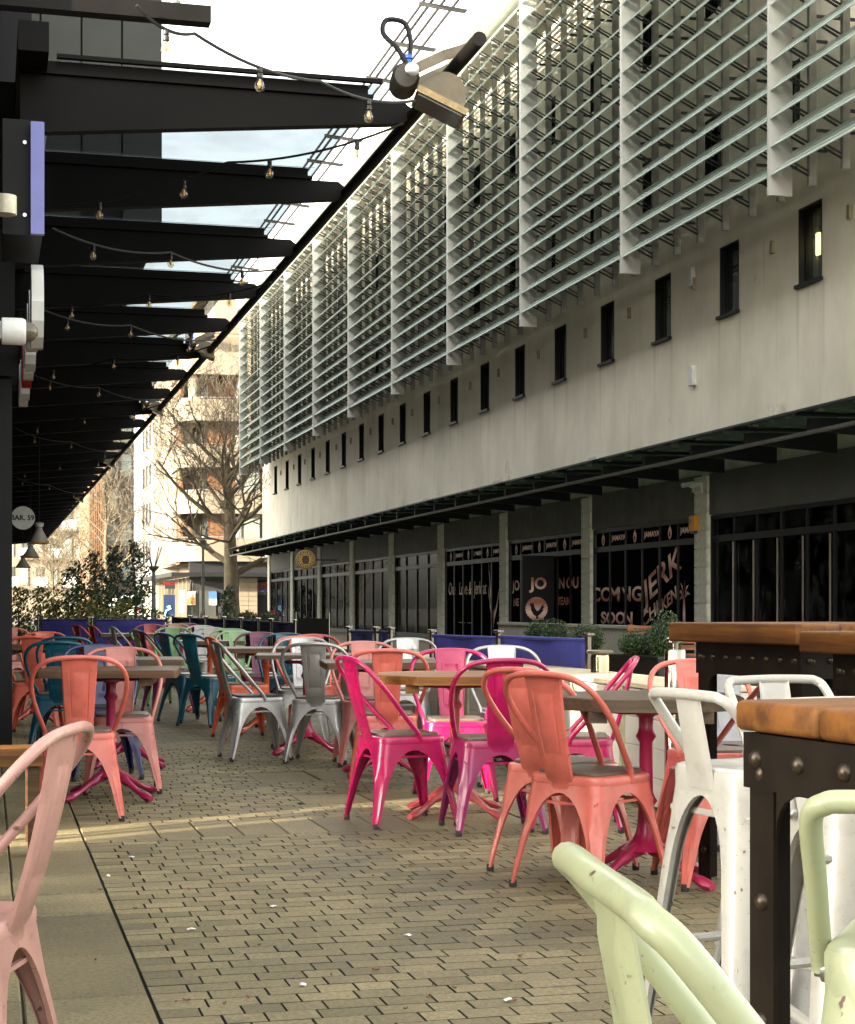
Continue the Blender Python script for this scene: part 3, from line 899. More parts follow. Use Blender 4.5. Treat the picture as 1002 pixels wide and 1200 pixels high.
# ---- canopy of the right-hand building
cy = thing('glass_canopy', 'dark glass canopy over the shopfronts of the pale louvred building', 'canopy', (14.3, 60, 4.2))
CY = Vector((14.3, 60, 4.2))
def cpart(name, mb, mat, parent=cy, smooth=False): return mb.xf(Matrix.Translation(-CY)).build(name, mat, parent, smooth)
M_CGLASS = glass('canopy_dark_glass', (0.22, 0.27, 0.24, 1), 0.03, 0.05, 0.3)
M_CSTEEL = plain('canopy_steel', (0.010, 0.011, 0.0115, 1), 0.5, 0.0, 0.3, 2, spec=.3)
yb = 16.35
while yb < 97.5:
    b_ = MB()
    x0, x1 = 13.46, 15.29
    vs = []
    for dy in (-.06, .06):
        vs += [(x0, yb + dy, 4.10), (x1, yb + dy, 3.98), (x1, yb + dy, 4.34), (x0, yb + dy, 4.30)]
    b_.add(vs, [(0, 1, 2, 3), (7, 6, 5, 4), (0, 4, 5, 1), (1, 5, 6, 2), (2, 6, 7, 3), (3, 7, 4, 0)])
    cpart('beam', b_, M_CSTEEL)
    if yb + 2.5 < 98.2:
        cpart('glass_panel', MB().box(13.16, 15.49, yb + .03, yb + 2.47, 4.385, 4.40), M_CGLASS)
        cpart('rail', MB().box(13.2, 15.48, yb - .03, yb + .025, 4.345, 4.41), M_CSTEEL)
        for q in (0.6, 1.9):
            cpart('clip', MB().box(13.30, 13.42, yb + q - .05, yb + q + .05, 4.35, 4.42), M_GREYMET)
    yb += 2.5
cpart('edge_tube', MB().tube([(13.47, 14.5, 4.06), (13.47, 97.4, 4.06)], .04, 8), M_GREYMET, smooth=True)
cpart('edge_gutter', MB().box(13.13, 13.155, 14.5, 97.4, 4.375, 4.415), M_CSTEEL)
for k_ in (36, 43.5, 51, 58.5, 66, 73.5):
    cpart('name_plate', MB().box(13.09, 13.125, k_ - .3, k_ + .3, 4.40, 4.46), plain('plate_pale', (.5, .48, .42, 1), .5))

# ================================================================== LEFT-HAND BUILDING AND CANOPY
M_DARKCLAD = plain('dark_cladding', (0.0085, 0.009, 0.0095, 1), 0.55, 0.0, 0.3, 2, spec=.2)
M_ZINC = plain('zinc_panel', (0.055, 0.058, 0.050, 1), 0.55, 0.2, 0.25, 1.0)
lb = thing('dark_clad_building', 'dark clad building with grey zinc panels above the near glass canopy', 'building', (0, 50, 0))
LB = Vector((0, 50, 0))
def lpart(name, mb, mat, parent=lb, smooth=False): return mb.xf(Matrix.Translation(-LB)).build(name, mat, parent, smooth)
lpart('wall', MB().box(-14, -.12, 8.42, 94, 0, 19.8), M_DARKCLAD)
lpart('upper_storeys', MB().box(-.1, 1.93, 20.05, 94, 5.5, 19.8), M_DARKCLAD)
lpart('fascia_box', MB().box(-.11, .30, 12.2, 20, 4.75, 9.5), M_DARKCLAD)
lpart('fascia_box', MB().box(-.11, .08, 10.2, 12.1, 4.9, 5.6), M_DARKCLAD)
for i in range(5):
    for j in range(5):
        x0 = 1.97 - (i + 1) * .46
        z0 = 5.52 + j * 1.55 + (0.35 if i % 2 else 0)
        lpart('zinc_panel', MB().box(x0 + .012, x0 + .448, 20.0, 20.045, z0 + (0 if j else -(.0)), z0 + 1.535), M_ZINC)
for j in range(16):
    lpart('zinc_panel', MB().box(1.94, 1.975, 20.07 + j * 1.2, 20.07 + j * 1.2 + 1.18, 5.52, 13.0), M_ZINC)
for (ya, yb, x1) in ((13.45, 13.95, .185), (21.0, 21.4, .16), (28.5, 28.9, .16), (36, 36.4, .16), (43.5, 43.9, .16), (51, 51.4, .16)):
    lpart('pilaster', MB().box(-.11, x1, ya, yb, 0, 2.85), M_DARKCLAD)
    lpart('capital', MB().box(-.11, x1 + .04, ya - .03, yb + .03, 2.87, 3.1), M_DARKCLAD)
    lpart('pilaster', MB().box(-.11, x1 + .02, ya, yb, 3.12, 4.0), M_DARKCLAD)
# unseen slabs added beside the viewpoint to block the sun, gaps make its strips
for (ya, yb) in ((3.6, 6.60), (6.80, 7.72)):
    lpart('upright_slab', MB().box(-.70, -.55, ya, yb, 0, 3.1), M_DARKCLAD)
t = thing('sun_blocker', 'unseen pale block added behind the viewpoint to hold off the sun', 'building', (-16, -16, 0))  # unseen block added to keep direct sun off the near stools
MB().box(-4, 4, -14, 14.4, 0, 8.2).build('wall', plain('blocker_pale', (.5, .48, .44, 1), .8), t)
MB().box(-4.2, 4.2, -14.2, 14.6, 8.203, 8.5).build('roof', M_DARKCLAD, t)
# signs fixed to the left-hand shops
t = thing('blue_sign_box', 'lavender blue sign box seen edge on beside dark fascia under canopy', 'sign', (0.29, 10.6, 3.7))
MB().bbox(-.035, .045, -.02, .03, -.34, .34, .004).build('casing', plain('sign_blue', srgb(118, 122, 190), .4, 0, .12, 5), t)
MB().box(-.2, .035, .035, .9, -.34, .36).build('backing', M_DARKCLAD, t)
for z_ in (-.22, .22):
    MB().lathe([(.012, 0), (.012, .012)], 8).xf(Matrix.Translation((-.07, .034, z_)) @ Matrix.Rotation(pi / 2, 4, 'X')).build('bolt', plain('bolt', (.5, .5, .5, 1), .3, 1), t)
t = thing('channel_letter_sign', 'row of white letters and one red seen edge on along dark fascia', 'sign', (.27, 10.9, 3.12))
M_WHITEPL = plain('white_plastic2', (.66, .66, .63, 1), .4, 0, .15, 6)
lh = [.16, .11, .10, .10, .11, .12, .1, .11]
for j in range(8):
    y0 = j * .6
    z_ = -.1 + .03 * (j % 3)
    w_ = lh[j]
    ring = [(cos(a) * .24 * (1 if abs(cos(a)) > .5 else .8), sin(a) * w_ * 1.7) for a in [2 * pi * i / 14 for i in range(14)]]
    mb = MB().rings([[(.0, y0 + a + .3, z_ + b_) for a, b_ in ring], [(.075, y0 + a + .3, z_ + b_) for a, b_ in ring]])
    mb.build('sign_letter', MATS['white_plastic2'] if j != 5 else plain('sign_red', srgb(170, 20, 22), .4), t, fix=True)
t = thing('dome_camera', 'white dome security camera on dark pilaster below the letter sign', 'camera', (.17, 10.3, 2.72))
MB().lathe([(.075, -.09), (.08, -.085), (.08, .03), (.07, .05)], 18).xf(Matrix.Rotation(pi / 2, 4, 'Y')).build('housing', MATS['white_plastic2'], t, True)
MB().lathe([(.062, .05), (.058, .075), (.045, .1), (.022, .117), (.004, .12)], 16).xf(Matrix.Rotation(pi / 2, 4, 'Y')).build('dome', plain('dome_glass', (.10, .085, .06, 1), .06), t, True)
MB().box(-.3, -.088, -.05, .05, -.05, .05).build('bracket', MATS['white_plastic2'], t)
t = thing('bulkhead_lamp', 'cream cylindrical bulkhead lamp on dark wall beside blue sign', 'lamp', (.10, 10.4, 3.48))
MB().lathe([(.05, -.06), (.07, -.055), (.07, .055), (.05, .06)], 16).build('shade', plain('cream_glass', (.6, .55, .42, 1), .35, 0, .3, 14), t, True)
MB().box(-.3, -.04, -.03, .03, -.02, .02).build('bracket', M_DARKCLAD, t)
# round bar sign projecting from the wall
p = at(27, 33, CAM_H + (HOR_Y - 607) / F_PX * 33)
t = thing('round_bar_sign', 'round white sign with dark rim and lettering under the dark canopy', 'sign', p)
MB().lathe([(.225, -.02), (.225, .02)], 36).xf(Matrix.Rotation(pi / 2, 4, 'X')).build('disc', plain('sign_offwhite', (.52, .53, .52, 1), .5, 0, .1), t, False)
MB().tube([(cos(a) * .222, 0, sin(a) * .222) for a in [2 * pi * i / 36 for i in range(36)]], .012, 6, True).build('rim', M_BLACK, t, True)
lettering('BAR. 59', .135, M_BLACK, t, (-.01, -.022, 0), (1, 0, 0), offset=.004)
MB().bar((-.22, 0, 0), (-.62, 0, 0), .03, .03).build('arm', M_BLACK, t)
# pendant lamps below the canopy
for (px_, py_, zc, sc_) in ((46, 628, 30, 1.0), (36, 647, 40, 1.1), (27, 660, 50, 1.2)):
    p = at(px_, zc, CAM_H + (HOR_Y - py_) / F_PX * zc)
    lab = {46: 'cream pendant lamp nearest the round bar sign, hung below dark canopy', 36: 'middle pendant lamp with amber rim hung below dark canopy', 27: 'pendant lamp with amber rim farthest from the round bar sign'}[px_]
    t = thing('pendant_lamp', lab, 'lamp', p, group='pendant lamps under the canopy')
    MB().lathe([(.17 * sc_, -.1), (.15 * sc_, -.06), (.06 * sc_, .1), (.05 * sc_, .16)], 20).build('shade', plain('shade_grey', (.26, .26, .23, 1), .5), t, True)
    MB().lathe([(.165 * sc_, -.14), (.18 * sc_, -.13), (.172 * sc_, -.1)], 20).build('rim', plain('amber_rim', (.35, .18, .05, 1), .5), t, True)
    MB().lathe([(.07 * sc_, .16), (.08 * sc_, .22), (.03 * sc_, .24)], 14).build('cap', plain('cap_white', (.5, .5, .46, 1), .5), t, True)
    MB().tube([(0, 0, .24), (0, 0, 4.1 - p.z)], .012, 6).build('cord', M_BLACK, t)

# ---- near canopy
nc = thing('steel_glass_canopy', 'dark steel canopy with clear glass roof panels along left shops', 'canopy', (1.5, 45, 4.3))
NC = Vector((1.5, 45, 4.3))
def npart(name, mb, mat, parent=nc, smooth=False): return mb.xf(Matrix.Translation(-NC)).build(name, mat, parent, smooth)
M_NSTEEL = plain('canopy_dark_steel', (0.0062, 0.0056, 0.005, 1), 0.5, 0.0, 0.3, 3, 0.1, spec=.08)
M_NGLASS = glass('roof_glass', (0.47, 0.50, 0.52, 1), 0.02, 0.02, 0.3)
XO, XI = 2.71, .20
BEAMS = [10.97 + 2.17 * k for k in range(0, 35)]
for k, y in enumerate(BEAMS):
    prof = [(XI, 4.06), (2.55, 4.28), (2.66, 4.295), (2.71, 4.34), (2.71, 4.39), (2.66, 4.43), (XI, 4.43)]
    n_ = len(prof)
    vs = [(a, y - .045, b_) for a, b_ in prof] + [(a, y + .045, b_) for a, b_ in prof]
    b_ = MB().add(vs, [tuple(range(n_)), tuple(range(2 * n_ - 1, n_ - 1, -1))] + [((i + 1) % n_, i, n_ + i, n_ + (i + 1) % n_) for i in range(n_)])
    bo = npart('beam', b_, M_NSTEEL)
    MB().box(XI + .02, 2.45, y - .075, y + .075, 4.433, 4.455).xf(Matrix.Translation(-NC)).build('flange', M_NSTEEL, bo)
    MB().box(XI + .1, 2.42, y - .03, y + .03, 4.455, 4.525).xf(Matrix.Translation(-NC)).build('glazing_bar', M_NSTEEL, bo)
    if k < len(BEAMS) - 1:
        npart('glass_panel', MB().box(.42, 2.5, y + .02, y + 2.15, 4.53, 4.545), M_NGLASS)
npart('edge_tube', MB().tube([(2.72, 9.35, 4.345), (2.72, BEAMS[-1] + .3, 4.345)], .042, 12), M_NSTEEL, smooth=True)
npart('wall_rail', MB().box(.18, .36, 10.5, BEAMS[-1], 4.44, 4.62), M_NSTEEL)
npart('end_edge', MB().box(.42, 2.5, 10.86, 10.90, 4.525, 4.55), M_NSTEEL)
# an outrigger arm nearer than the glass
t = thing('outrigger_arm', 'dark steel outrigger arm with clamp jutting from wall above the canopy', 'bracket', (.2, 8.7, 4.12))
MB().bar((-.75, 0, -.01), (.90, 0, -.01), .09, .085).build('arm', M_NSTEEL, t)
MB().bar((-.75, 0, .30), (.92, 0, .30), .09, .05).build('upper_arm', M_NSTEEL, t)
MB().lathe([(.03, 0), (.03, .02), (.018, .025), (.018, .15), (.03, .155), (.03, .18)], 10).build('clamp', M_GREYMET, t, True, (.72, 0, .035))
MB().lathe([(.028, -.06), (.028, .06)], 10).xf(Matrix.Rotation(pi / 2, 4, 'Y')).build('clamp_bolt', M_GREYMET, t, True, (.72, 0, .12))

# ---- floodlights at the canopy edge
M_FLOOD = plain('flood_bronze', (0.11, 0.09, 0.06, 1), 0.5, 0.35, 0.35, 8, 0.1)
M_FLDK = plain('flood_dark', (0.045, 0.038, 0.028, 1), 0.5, 0.2, 0.3, 8)
def floodlight(loc, rz, label, big=1.0):
    t = thing('floodlight', label, 'floodlight', loc, rz, 'floodlights on the canopy edge')
    t.scale = (big,) * 3
    tilt = Matrix.Rotation(radians(25), 4, 'Y')
    prof = []
    for i in range(15):
        a = pi * i / 14
        prof.append((cos(a) * .115, sin(a) * .13))
    body = MB().rings([[(a, -.11, b_) for a, b_ in prof], [(a, .11, b_) for a, b_ in prof]])
    h = body.xf(tilt @ Matrix.Translation((.13, 0, 0))).build('housing', M_FLOOD, t, True, fix=True)
    MB().box(.0, .27, -.13, .13, -.035, -.002).xf(tilt).build('rim', plain('flood_rim', (.30, .22, .10, 1), .6, .3, .5, 20, .3), h)
    MB().box(.015, .255, -.115, .115, -.045, -.036).xf(tilt).build('lens', plain('flood_lens', (.05, .05, .045, 1), .1), h)
    MB().lathe([(.060, -.12), (.070, -.115), (.070, .05), (.056, .07)], 18).xf(Matrix.Translation((-.06, 0, .06)) @ Matrix.Rotation(pi / 2, 4, 'X')).build('ballast', M_FLDK, t, True)
    for s in (-1, 1):
        pts = [(-.04, s * .15, .06), (.12, s * .15, .14), (.24, s * .13, .185)]
        MB().bar(pts[0], pts[1], .012, .05, (0, 0, 1)).bar(pts[1], pts[2], .012, .05, (0, 0, 1)).build('bracket', M_FLOOD, t)
        MB().lathe([(.035, 0), (.035, .012), (.02, .02)], 12).xf(Matrix.Translation((-.04, s * .158, .06)) @ Matrix.Rotation(-s * pi / 2, 4, 'X')).build('bolt', plain('bolt', (.5, .5, .5, 1), .3, 1), t, True)
    lp_ = smoothpath([(-.06, -.04, .13), (-.10, -.04, .2), (-.17, -.02, .28), (-.15, .02, .36), (-.06, .02, .35), (-.03, 0, .25), (-.04, -.02, .15)], 5)
    MB().tube(lp_, .013, 8).build('cable', M_BLACK, t, True)
    MB().lathe([(.018, 0), (.024, .01), (.024, .025), (.016, .03), (.016, .038), (.024, .042), (.024, .057), (.014, .065)], 12).build('cable_gland', plain('gland_blue', srgb(30, 90, 190), .35), t, True, (-.045, -.02, .115))
    return t
floodlight((2.50, 9.95, 4.20), radians(-8), 'weathered bronze floodlight with looped cable at the open end of the canopy', 1.2)
for k_, lab in ((5, 'black floodlight on the canopy edge, second from the bronze one'), (8, 'black floodlight on the canopy edge, third from the bronze one'), (13, 'small black floodlight on the canopy edge, fourth from the bronze one'), (19, 'small black floodlight on the canopy edge, farthest from the bronze one')):
    floodlight((2.55, BEAMS[k_] - .2, 4.38), radians(-6), lab)

# ---- festoon bulb strings
M_CABLE = plain('black_cable', (0.01, 0.01, 0.01, 1), 0.5)
M_BULB = glass('bulb_glass', (0.92, 0.85, 0.70, 1), 0.12)
M_FIL = plain('filament', (.75, .45, .15, 1), .4, .3)
sock_me = MB().lathe([(.010, .0), (.019, -.006), (.019, -.03), (.014, -.034), (.021, -.04), (.021, -.066), (.014, -.07)], 10).mesh('socket', M_CABLE, True)
bulb_me = MB().lathe([(.013, -.068), (.017, -.078), (.030, -.098), (.034, -.115), (.030, -.134), (.017, -.148), (.002, -.152)], 12).mesh('bulb', M_BULB, True)
fil_me = MB().lathe([(.004, -.07), (.010, -.09), (.012, -.115), (.004, -.13)], 8).mesh('filament', M_FIL, True)
def festoon(pts, label, nb, sag=.12, r=.008):
    """cable hung through the points with bulbs spaced along"""
    P = [Vector(p) for p in pts]
    full = []
    for i in range(len(P) - 1):
        for k in range(12):
            t_ = k / 12
            q = P[i].lerp(P[i + 1], t_); q.z -= sag * 4 * t_ * (1 - t_)
            full.append(q)
    full.append(P[-1])
    base = P[0].copy()
    t = thing('festoon_string', label, 'string lights', base, 0, 'festoon strings under the canopy')
    MB().tube([q - base for q in full], r, 6).build('cable', M_CABLE, t, True)
    for j in range(nb):
        q = full[int((j + .5) / nb * (len(full) - 1))] - base
        s = put('socket', sock_me, t, q); s.scale = (.85,) * 3
        b_ = put('bulb', bulb_me, s); put('filament', fil_me, s)
    return t
Z_ = 4.22
festoon([at(160, 8.5, 4.10), at(228, 8.8, 4.06), at(375, 9.5, 4.03), at(486, 10.0, 4.07)], 'festoon string sweeping up past the bronze floodlight into the open sky', 3, .05, .009)
festoon([(2.62, 10.8, 4.25), (1.6, 11.7, 4.16), (.5, 12.6, 4.0)], 'festoon string crossing below the first canopy beam', 4, .06)
zz = [((.5, 13.9), (2.5, 15.1)), ((2.55, 15.7), (.45, 17.3)), ((.45, 17.5), (2.5, 19.2)), ((2.5, 19.7), (.45, 22.0)), ((.45, 22.3), (2.5, 25.0)), ((2.5, 25.5), (.45, 29.0)), ((.45, 29.5), (2.5, 33.5)), ((2.5, 34), (.45, 39)), ((.45, 39.5), (2.5, 46))]
ordn = ['first', 'second', 'third', 'fourth', 'fifth', 'sixth', 'seventh', 'eighth', 'ninth']
for i, ((xa, ya), (xb, yb)) in enumerate(zz):
    festoon([(xa, ya, 4.12), ((xa + xb) / 2, (ya + yb) / 2, 4.1), (xb, yb, 4.12)], 'festoon string slung across the canopy underside, %s behind the first beam' % ordn[i], 3, .07, .009)

# ================================================================== BACKGROUND
M_CREAM = plain('cream_render', (0.155, 0.131, 0.093, 1), 0.8, 0, 0.12, 0.4)
M_BEIGE = plain('beige_panel', (0.13, 0.105, 0.07, 1), 0.7, 0, 0.2, 0.6)
M_ORANGE = plain('orange_timber', (0.13, 0.062, 0.026, 1), 0.6, 0, 0.4, 1.0, stretch=(6, 6, .4))
M_FRAME = plain('window_frame_grey', (0.16, 0.155, 0.15, 1), 0.5)
def pane_mat(name, col, rough=.08):
    return plain(name, col, rough, 0, .35, .6, spec=.6)
M_PANE = pane_mat('pane_pale', (0.20, 0.23, 0.20, 1))
M_PANE2 = pane_mat('pane_dark', (0.055, 0.06, 0.055, 1))
cb = thing('cream_corner_building', 'cream apartment block with curved corner balconies and dark shops below', 'building', (20, 120, 0))
CB = Vector((20, 120, 0))
def bpart(name, mb, mat, parent=cb, smooth=False, O=CB): return mb.xf(Matrix.Translation(-O)).build(name, mat, parent, smooth)
CX0, CY0, CX1 = 12.5, 114.0, 34.0
FLO = [(5.7, 7.4), (8.85, 10.5), (11.95, 13.6), (15.05, 16.7)]
bpart('core', MB().box(CX0 + 2.2, CX1, CY0 + 2.2, CY0 + 30, 0, 19.6), M_BEIGE)
prev = 4.2
def corner_ring(x0, y0, z0, z1, r=1.6, t=.25):
    """rounded outer parapet running along the street side, round the corner and along the front"""
    pts = [(x0, y0 + 7.5)] + [(x0 + r - r * cos(a), y0 + r - r * sin(a)) for a in [pi / 2 * i / 8 for i in range(9)]] + [(CX1, y0)]
    vs, fs = [], []
    for (a, b_) in pts:
        dx = t if a < x0 + r else 0; dy = t if b_ < y0 + r else 0
        vs += [(a, b_, z0), (a, b_, z1), (a + dx, b_ + dy, z1), (a + dx, b_ + dy, z0)]
    for i in range(len(pts) - 1):
        q = i * 4
        for k in range(4):
            k2 = (k + 1) % 4
            fs.append((q + k, q + k2, q + 4 + k2, q + 4 + k))
    return MB().add(vs, fs)
for i, (a, b_) in enumerate(FLO + [(18.2, 19.4)]):
    bpart('spandrel', corner_ring(CX0, CY0, prev, a), M_CREAM)
    bpart('floor_slab', MB().box(CX0 + .25, CX1, CY0 + .26, CY0 + 8, a - .45, a - .2), M_CREAM)
    prev = b_
bpart('parapet', corner_ring(CX0 - .3, CY0 - .3, 19.4, 19.9), M_BEIGE)
bpart('penthouse', MB().box(CX0 + 2.5, CX1, CY0 + 2.5, CY0 + 20, 19.6, 22.6), M_CREAM)
bpart('penthouse_eaves', MB().box(CX0 + 1.8, CX1, CY0 + 1.8, CY0 + 20.5, 22.62, 22.95), plain('eaves_brown', (.33, .25, .15, 1), .6))
for (a, b_) in FLO:
    bpart('balcony_wall', MB().box(CX0 + 2.0, CX0 + 3.9, CY0 + 2.05, CY0 + 2.18, a, b_), M_ORANGE)
    xw = CX0 + 3.9
    bpart('window_frame', MB().box(xw, CX1, CY0 + .5, CY0 + .62, a, a + .1).box(xw, CX1, CY0 + .5, CY0 + .62, b_ - .1, b_).box(xw, xw + .1, CY0 + .5, CY0 + 2.2, a + .1, b_ - .1), M_FRAME)
    for j in range(9):
        x0 = xw + .1 + j * 1.25
        wf = bpart('window', MB().box(x0, x0 + .09, CY0 + .5, CY0 + .62, a + .1, b_ - .1), M_FRAME)
        bpart('pane', MB().box(x0 + .09, x0 + 1.25, CY0 + .58, CY0 + .6, a + .1, b_ - .1), M_PANE if (j * 7 + int(a)) % 3 else M_PANE2, wf)
    bpart('rail', MB().tube([(CX0 + .12, CY0 + 6, a + .12), (CX0 + .12, CY0 + 1.6, a + .12), (CX0 + 1.6, CY0 + .12, a + .12), (CX0 + 3.9, CY0 + .12, a + .12)], .04, 6), M_FRAME)
    bpart('side_pane', MB().box(CX0 + 2.1, CX0 + 2.19, CY0 + 2.3, CY0 + 7.5, a, b_), M_PANE2)
for (yy, z1) in ((CY0 + 9.0, 16.5), (CY0 + 12.5, 15.5)):
    bpart('round_column', MB().lathe([(.55, 4.2), (.55, z1)], 18, (CX0 + .6, yy, 0)), M_CREAM, smooth=True)
bpart('round_column', MB().lathe([(.4, 13.6), (.4, 18.2)], 16, (CX0 + 1.0, CY0 + 1.2, 0)), M_CREAM, smooth=True)
bpart('side_wall', MB().box(CX0 + .9, CX0 + 2.2, CY0 + 7.8, CY0 + 22, 4.2, 19.4), M_BEIGE)
bpart('timber_reveal', MB().box(CX0 + .7, CX0 + .88, CY0 + 7.0, CY0 + 8.6, 4.2, 18.0), M_ORANGE)
bpart('side_tower', MB().box(CX0 + .2, CX0 + 6, CY0 + 22.02, CY0 + 32, 0, 20), plain('pale_tower', (.19, .17, .14, 1), .8, 0, .15, .6))
for fl in range(5):
    for j in range(3):
        yy = CY0 + 23.2 + j * 2.9; z0 = 4.6 + fl * 3.1
        wf = bpart('window', MB().box(CX0 + .14, CX0 + .2, yy, yy + 1.5, z0, z0 + 2.0), M_FRAME)
        bpart('pane', MB().box(CX0 + .12, CX0 + .138, yy + .15, yy + 1.35, z0 + .15, z0 + 1.85), M_PANE2, wf)
# shops below
bpart('shop_wall', MB().box(CX0 + .9, CX1, CY0 + 1.0, CY0 + 2.1, 0, 4.19), M_SHADE)
bpart('shop_fascia', MB().box(CX0 + .6, CX1, CY0 + .6, CY0 + .98, 2.95, 4.18), plain('shop_black', (.018, .019, .02, 1), .4))
cs = MB().box(CX0 - .8, CX1, CY0 - 1.5, CY0 + .5, 3.15, 3.42).box(CX0 - .8, CX0 + .5, CY0 + .5, CY0 + 22, 3.15, 3.42)
bpart('shop_canopy', cs, M_CSTEEL)
for j in range(9):
    yy = CY0 + 1.5 + j * 2.4
    bpart('shop_post', MB().box(CX0 + .5, CX0 + .75, yy, yy + .25, 0, 3.14), M_BEIGE)
    bpart('shop_pane', MB().box(CX0 + .72, CX0 + .78, yy + .26, yy + 2.38, .1, 3.0), M_PANE2)
tile_me = MB().bbox(-.29, .29, -.06, .06, .01, .3, .01).mesh('wall_tile', M_CREAM)
upright_slab = bpart('tiled_pier', MB().box(16.45, 17.65, CY0 + .46, CY0 + .6, 0, 3.14), M_BEIGE)
for r_ in range(10):
    for c_ in range(2):
        put('wall_tile', tile_me, upright_slab, Vector((16.75 + c_ * .6, CY0 + .39, r_ * .31)) - CB)
M_POST1 = plain('poster_blue', (.05, .12, .28, 1), .5); M_POST2 = plain('poster_cream', (.6, .58, .5, 1), .5)
M_SCREEN = emit('screen_blue', (.004, .013, .045, 1), .1)
def fpx(px_, Y): return Y * .000469 / (1 / (px_ + 15) - .000121)     # X of photo column px on the plane Y
def cz(y_, X, Y): return CAM_H + (HOR_Y - y_) / F_PX * (X * ST + Y * CT)
def panel(name, pxa, pxb, ya, yb, mat, Y=CY0 + .93, parent=cb, th=.03):
    xa, xb = fpx(pxa, Y), fpx(pxb, Y); xm = (xa + xb) / 2
    return bpart(name, MB().box(xa, xb, Y, Y + th, cz(yb, xm, Y), cz(ya, xm, Y)), mat, parent)
for (a, b_) in ((219, 232), (233, 253), (281, 300)):
    f_ = panel('shopfront', a, b_, 692, 727, M_PANE2)
panel('poster', 219.5, 229, 693, 709, M_POST2, CY0 + .88); panel('poster', 221, 228, 700, 708, plain('poster_orange', (.5, .25, .06, 1), .5), CY0 + .86)
panel('poster', 244.5, 254, 693, 702, M_POST1, CY0 + .88); panel('poster', 245, 254, 702, 709, M_POST2, CY0 + .87)
panel('poster', 278, 283, 700, 716, M_POST2, CY0 + .87)
panel('lit_panel', 211, 216, 692, 718, emit('lit_sign', (1, .85, .6, 1), .16), CY0 + .5)
sp_ = panel('screen', 191.5, 205, 697, 723, M_SCREEN, CY0 + .42)
xs_ = fpx(198, CY0 + .4)
MB().tube([Vector((xs_ - .28, CY0 + .40, cz(722, xs_, CY0))) - CB, Vector((xs_ - .2, CY0 + .40, cz(716, xs_, CY0))) - CB, Vector((xs_ + .12, CY0 + .40, cz(713, xs_, CY0))) - CB, Vector((xs_ + .05, CY0 + .40, cz(710.5, xs_, CY0))) - CB, Vector((xs_ - .12, CY0 + .40, cz(711.5, xs_, CY0))) - CB], .06, 6).build('screen_swirl', emit('swirl_blue', (.25, .6, .9, 1), .12), sp_)
panel('brand_board', 284, 312, 682, 697, plain('shop_black', (.018, .019, .02, 1), .4), CY0 + .55)
xt = fpx(297, CY0 + .5)
lettering('TESCO', .62, plain('shop_red', srgb(130, 14, 12), .5), cb, Vector((fpx(288, CY0 + .5), CY0 + .53, cz(688, xt, CY0))) - CB, (1, 0, 0), offset=.02, align='LEFT')
for j in range(5):
    x0 = fpx(288, CY0 + .5) + j * .46
    bpart('underline_bar', MB().box(x0, x0 + .34, CY0 + .51, CY0 + .53, cz(693.5, xt, CY0), cz(692, xt, CY0)), plain('shop_bluebar', srgb(20, 90, 190), .5))
xt2 = fpx(199, CY0 + .45)
lettering('TESCO', .3, MATS['shop_red'], cb, Vector((xt2, CY0 + .38, cz(684, xt2, CY0))) - CB, (1, 0, 0))
panel('small_sign', 193, 205, 680, 690, plain('shop_black', (.018, .019, .02, 1), .4), CY0 + .4)

# brown building across the bend, timber tower and pale balcony block
def block(name, label, x0, x1, y0, y1, z1, mat):
    t = thing(name, label, 'building', ((x0 + x1) / 2, y0, 0)); O = Vector(((x0 + x1) / 2, y0, 0))
    bpart('wall', MB().box(x0, x1, y0, y1, 0, z1), mat, t, O=O); return t, O
t, O = block('brown_banded_building', 'brown banded building with pale windows at the bend of the street', fpx(122, 160), fpx(157, 160), 160, 190, 26, plain('brown_grey', (.09, .072, .058, 1), .7))
x0, x1 = fpx(122, 160), fpx(157, 160)
for fl in range(7):
    z0 = 3.6 + fl * 3.2
    for j in range(2):
        xa = x0 + .25 + j * (x1 - x0 - .2) / 2
        wf = bpart('window', MB().box(xa, xa + 1.0, 159.9, 159.99, z0, z0 + 2.1), M_FRAME, t, O=O)
        bpart('pane', MB().box(xa + .08, xa + .92, 159.86, 159.89, z0 + .08, z0 + 2.02), M_PANE if (j + fl) % 3 else M_PANE2, wf, O=O)
    bpart('band', MB().box(x0, x1, 159.8, 159.98, z0 + 2.25, z0 + 3.1), plain('band_brown', (.06, .048, .038, 1), .7), t, O=O)
t, O = block('timber_tower', 'narrow orange timber clad tower beside the brown banded building', fpx(104, 158), fpx(121.8, 158), 158, 175, 24, M_ORANGE)
xa, xb = fpx(104, 158), fpx(121.8, 158)
for j in range(7):
    xx = xa + (xb - xa) * (j + .5) / 7
    bpart('timber_batten', MB().box(xx - .05, xx + .05, 157.9, 157.99, .2, 24), M_ORANGE, t, O=O)
Yb = 190
t, O = block('pale_balcony_block', 'sunlit pale apartment block with stacked balconies far down the street', fpx(2, Yb), fpx(104, Yb), Yb, Yb + 30, 22, M_CREAM)
xa, xb = fpx(2, Yb), fpx(104, Yb)
